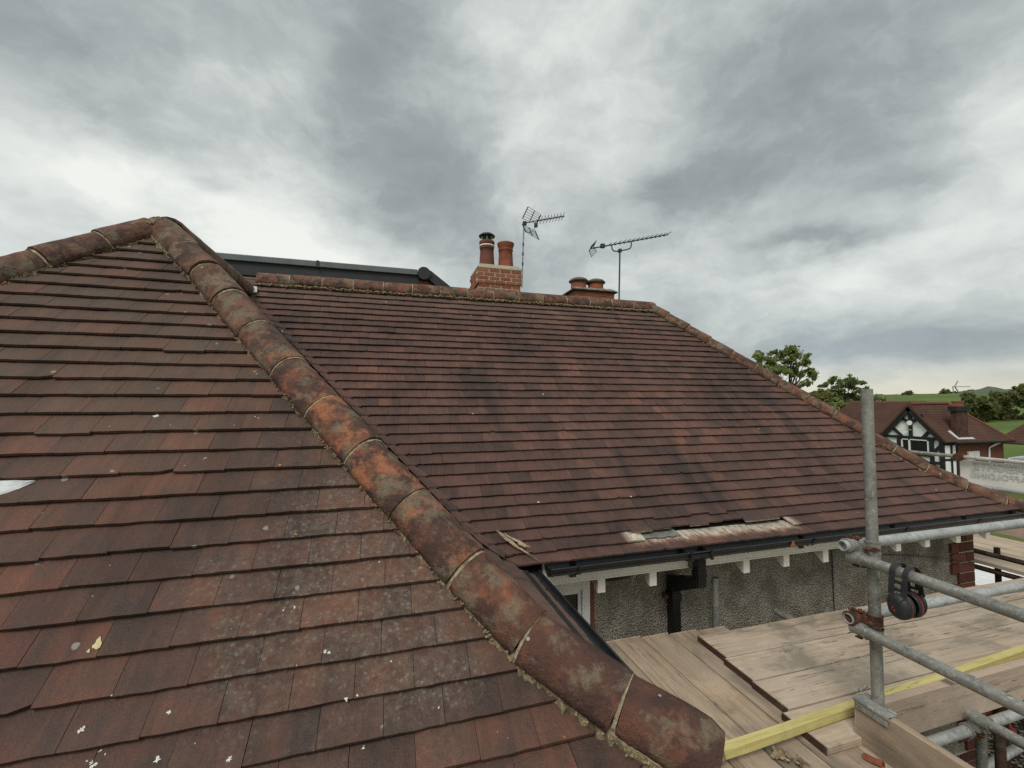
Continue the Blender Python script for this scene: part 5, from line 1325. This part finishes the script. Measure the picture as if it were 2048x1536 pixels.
# parked car glimpsed between the houses
car = thing('parked_car', (38.0, 16.4, -5.1), 'white car roof glimpsed between the two far houses', 'car')
def section(pts, y0, y1): return [Vector((x, y0, z)) for x, z in pts], (0, y1-y0, 0)
b_ = MB(); b_.prism([(36.2, 15.6, -4.6), (36.2, 15.6, -4.1), (37.2, 15.6, -3.98), (37.9, 15.6, -3.5), (39.4, 15.6, -3.45), (40.1, 15.6, -3.95), (40.4, 15.6, -4.6)], (0, 1.7, 0)); cb = b_.build('body', M_WPAINT, car, bevel=.08)
b_ = MB(); b_.prism([(37.35, 15.585, -3.96), (37.98, 15.585, -3.56), (39.3, 15.585, -3.52), (39.8, 15.585, -3.93)], (0, 1.73, 0)); b_.build('window', M_GLASS, car)
for x in (36.9, 39.6):
    for y in (15.58, 17.12):
        b_ = MB(); b_.tube((x, y, -4.72), (x, y+.2, -4.72), .32, 18); b_.build('wheel', M_BLK, car)

# ------------------------------------------------------------------ trees
rs_ = np.random.RandomState(11)
def leaves(blobs, n, size, flat=.6):
    """n leaf quads spread through ellipsoid clumps; returns vertex and face arrays with a shade per face"""
    nb = []
    for (c_, r_) in blobs:
        for _ in range(7):
            d_ = rs_.normal(size=3); d_ /= np.linalg.norm(d_)
            nb.append((tuple(np.array(c_)+d_*np.array(r_)*(.35+.65*rs_.rand())), tuple(np.array(r_)*(.26+.22*rs_.rand()))))
    blobs = nb
    wts = np.array([b[1][0]*b[1][1]*b[1][2] for b in blobs])**.75; wts /= wts.sum()
    ids = rs_.choice(len(blobs), n, p=wts)
    C = np.array([b[0] for b in blobs])[ids]; Rd = np.array([b[1] for b in blobs])[ids]
    d = rs_.normal(size=(n, 3)); d /= np.linalg.norm(d, axis=1)[:, None]
    rr = (rs_.rand(n)**.40)[:, None]*(1+.25*rs_.normal(size=n))[:, None]
    c = C+d*Rd*rr
    a = rs_.normal(size=(n, 3)); a /= np.linalg.norm(a, axis=1)[:, None]
    b = np.cross(a, rs_.normal(size=(n, 3))); b /= np.linalg.norm(b, axis=1)[:, None]
    s = (size*(.55+.9*rs_.rand(n)))[:, None]
    V = np.stack([c-a*s, c+b*s*flat, c+a*s, c-b*s*flat], 1).reshape(-1, 3)
    return V, rs_.rand(n)
def leafobj(name, V, A, mat, parent):
    n = len(A); me = bpy.data.meshes.new(name)
    me.vertices.add(4*n); me.vertices.foreach_set('co', V.ravel())
    me.loops.add(4*n); me.loops.foreach_set('vertex_index', np.arange(4*n))
    me.polygons.add(n); me.polygons.foreach_set('loop_start', np.arange(0, 4*n, 4)); me.polygons.foreach_set('loop_total', np.full(n, 4))
    at = me.attributes.new('rnd', 'FLOAT', 'FACE'); at.data.foreach_set('value', A.astype('f'))
    me.materials.append(mat); me.update(calc_edges=True); me.validate()
    o = bpy.data.objects.new(name, me); col.objects.link(o)
    if parent: put(o, parent)
    return o
def limb(mb_, p, q, r0_, r1_, seg=4, wob=.12):
    p, q = Vector(p), Vector(q); L = (q-p).length; pts = [p]
    for i in range(1, seg+1): pts.append(p.lerp(q, i/seg)+Vector((R.gauss(0, wob), R.gauss(0, wob), R.gauss(0, wob)))*L*.18*(0 if i == seg else 1))
    for i in range(seg): mb_.tube(pts[i], pts[i+1], r0_+(r1_-r0_)*i/seg, 7, r1=r0_+(r1_-r0_)*(i+1)/seg, caps=False)
def tree(base, top, clumps, n, size, leafm, label, trunk_r=.22, group=None, name='broadleaf_tree', fork=.45):
    base = Vector(base); t = thing(name, base, label, 'tree', group)
    b_ = MB(); f = base.lerp(Vector(top), fork); limb(b_, base, f, trunk_r, trunk_r*.7, 4, .05)
    for c, r_ in clumps:
        c = Vector(c); m_ = f.lerp(c, .5)+Vector((R.gauss(0, .2), R.gauss(0, .2), R.gauss(0, .15)))
        limb(b_, f, m_, trunk_r*.42, trunk_r*.22, 3); limb(b_, m_, c+Vector((0, 0, r_[2]*.4)), trunk_r*.22, trunk_r*.06, 3)
        for _ in range(3): limb(b_, m_, c+Vector((R.gauss(0, r_[0]*.5), R.gauss(0, r_[1]*.5), R.gauss(0, r_[2]*.4))), trunk_r*.12, .012, 3)
    b_.build('trunk', M_BARK, t)
    V, A = leaves(clumps, n, size); leafobj('crown', V, A, leafm, t)
    return t
def at(px, py, Dp):
    d = fw+rt*((px-1024)/852.234)-up*((py-768)/852.234); return d*Dp
# placed by bearing and height at 38 m and beyond
def clump(px, py, Dp, rpx, rpy=None, dj=1.2):
    s = Dp/852.234; c = at(px, py, Dp+R.uniform(-dj, dj)); return (tuple(c), (rpx*s, rpx*s, (rpy or rpx*.75)*s))
D1 = 38.0
cl1 = [clump(1528, 716, D1, 22, 14), clump(1516, 735, D1, 20, 12), clump(1545, 735, D1, 22, 14), clump(1562, 705, D1, 22, 15), clump(1586, 704, D1, 20, 14), clump(1603, 722, D1, 19, 15), clump(1578, 726, D1, 22, 15),
       clump(1612, 743, D1, 17, 12), clump(1560, 745, D1, 24, 12), clump(1597, 748, D1, 16, 10), clump(1622, 760, D1, 12, 8), clump(1535, 752, D1, 16, 10), clump(1608, 768, D1, 12, 6), clump(1630, 752, D1, 7, 6)]
b1 = at(1576, 785, D1); tree((b1.x, b1.y, -5.2), tuple(at(1576, 705, D1)), cl1, 3400, .15, M_LEAF, 'tall spreading broadleaf tree with open crown and dark limbs behind the hip', .26, 'trees behind the right-hand hip', fork=.62)
D2 = 34.0
cl2 = [clump(1690, 757, D2, 18, 9), clump(1672, 768, D2, 17, 9), clump(1705, 772, D2, 20, 12), clump(1690, 790, D2, 26, 14), clump(1718, 795, D2, 22, 14), clump(1725, 780, D2, 14, 10), clump(1700, 812, D2, 24, 14), clump(1730, 815, D2, 20, 14), clump(1665, 798, D2, 14, 10), clump(1745, 800, D2, 16, 10)]
b2 = at(1700, 830, D2); tree((b2.x, b2.y, -5.2), tuple(at(1698, 770, D2)), cl2, 3600, .12, M_LEAF2, 'bushy green tree with layered sprays just left of the tall pole', .16, 'trees behind the right-hand hip')
D3 = 31.0
cl3 = [clump(1650, 795, D3, 18, 10), clump(1668, 812, D3, 22, 10), clump(1690, 830, D3, 24, 12), clump(1715, 845, D3, 22, 14), clump(1640, 785, D3, 14, 8), clump(1735, 850, D3, 18, 14)]
b3 = at(1690, 850, D3); tree((b3.x, b3.y, -5.1), tuple(at(1690, 825, D3)), cl3, 4200, .11, M_LEAFY, 'low yellowish green shrub spreading along the hip tiles', .09, None, 'shrub', .3)
D4 = 60.0
cl4 = [clump(1645, 770, D4, 9, 7), clump(1640, 785, D4, 15, 8), clump(1620, 790, D4, 16, 8), clump(1660, 785, D4, 12, 7)]
b4 = at(1642, 810, D4); tree((b4.x, b4.y, -5.0), tuple(at(1645, 772, D4)), cl4, 1800, .2, M_LEAF2, 'small dull green pointed tree between the two larger trees', .12, 'trees behind the right-hand hip')
D5 = 45.0
cl5 = [clump(1752, 800, D5, 9, 8), clump(1758, 812, D5, 10, 8), clump(1762, 798, D5, 8, 4), clump(1748, 822, D5, 12, 10)]
b5 = at(1755, 840, D5); tree((b5.x, b5.y, -5.0), tuple(at(1755, 800, D5)), cl5, 1500, .15, M_LEAF, 'thin leafy tree peeping out just right of the tall pole', .08, 'trees behind the right-hand hip')
# field-edge trees on the skyline
for (px, py, rx, ry, lb) in ((1814, 789, 8, 6, 'small dark tree on the field skyline left of the far aerial'), (1888, 786, 9, 7, 'rounded tree on the field skyline beside the far house chimney')):
    Dt = 205.0; c1 = [clump(px, py, Dt, rx, ry, 2), clump(px-rx*.6, py+ry*.5, Dt, rx*.6, ry*.6, 2), clump(px+rx*.5, py+ry*.6, Dt, rx*.6, ry*.5, 2), clump(px, py-ry*.7, Dt, rx*.5, ry*.5, 2)]
    bb = at(px, py+ry+3, Dt); tree(tuple(bb), tuple(at(px, py-ry, Dt)), c1, 700, .55, M_LEAFD, lb, .3, 'trees on the field skyline', 'field_tree')
cl = []
for i in range(26): cl.append(clump(1752+i*6.5+R.uniform(-3, 3), 792.5+R.uniform(-1.5, 1.0)-(1.5 if 12 < i < 20 else 0), 212, R.uniform(2, 5), R.uniform(1.2, 2.6), 3))
V, A = leaves(cl, 3200, .5); tag(leafobj('hedgerow', V, A, M_LEAF2, None), 'low broken hedge along the top of the green field', 'hedge', None, 'stuff')
# dense wood right of the far chimney
cl = []
for i in range(60):
    px = R.uniform(1918, 2075); yt = 792+8*math.sin(px*.09)-.05*(px-1918); cl.append(clump(px, R.uniform(yt+4, 836), 88, R.uniform(9, 17), R.uniform(6, 11), 6))
for px, py in ((2035, 782), (2050, 778), (2025, 790), (2062, 785), (2040, 790)): cl.append(clump(px, py, 84, 11, 8, 3))
V, A = leaves(cl, 15000, .42); tag(leafobj('woodland', V, A, M_LEAFD, None), 'dense dark green thicket beyond the far house', 'woodland', None, 'stuff')
cl = []
for i in range(60): cl.append(clump(1890+i*3.2, 787-4.5*(1/(1+math.exp(-(i-14)*.3)))+R.uniform(-1.5, 1.5), 640, R.uniform(3, 6), R.uniform(1.5, 3.2), 20))
V, A = leaves(cl, 4200, 1.5); tag(leafobj('distant_woodland', V, A, M_LEAFB, None), 'haze-coloured band of woodland on the distant hill', 'woodland', None, 'stuff')
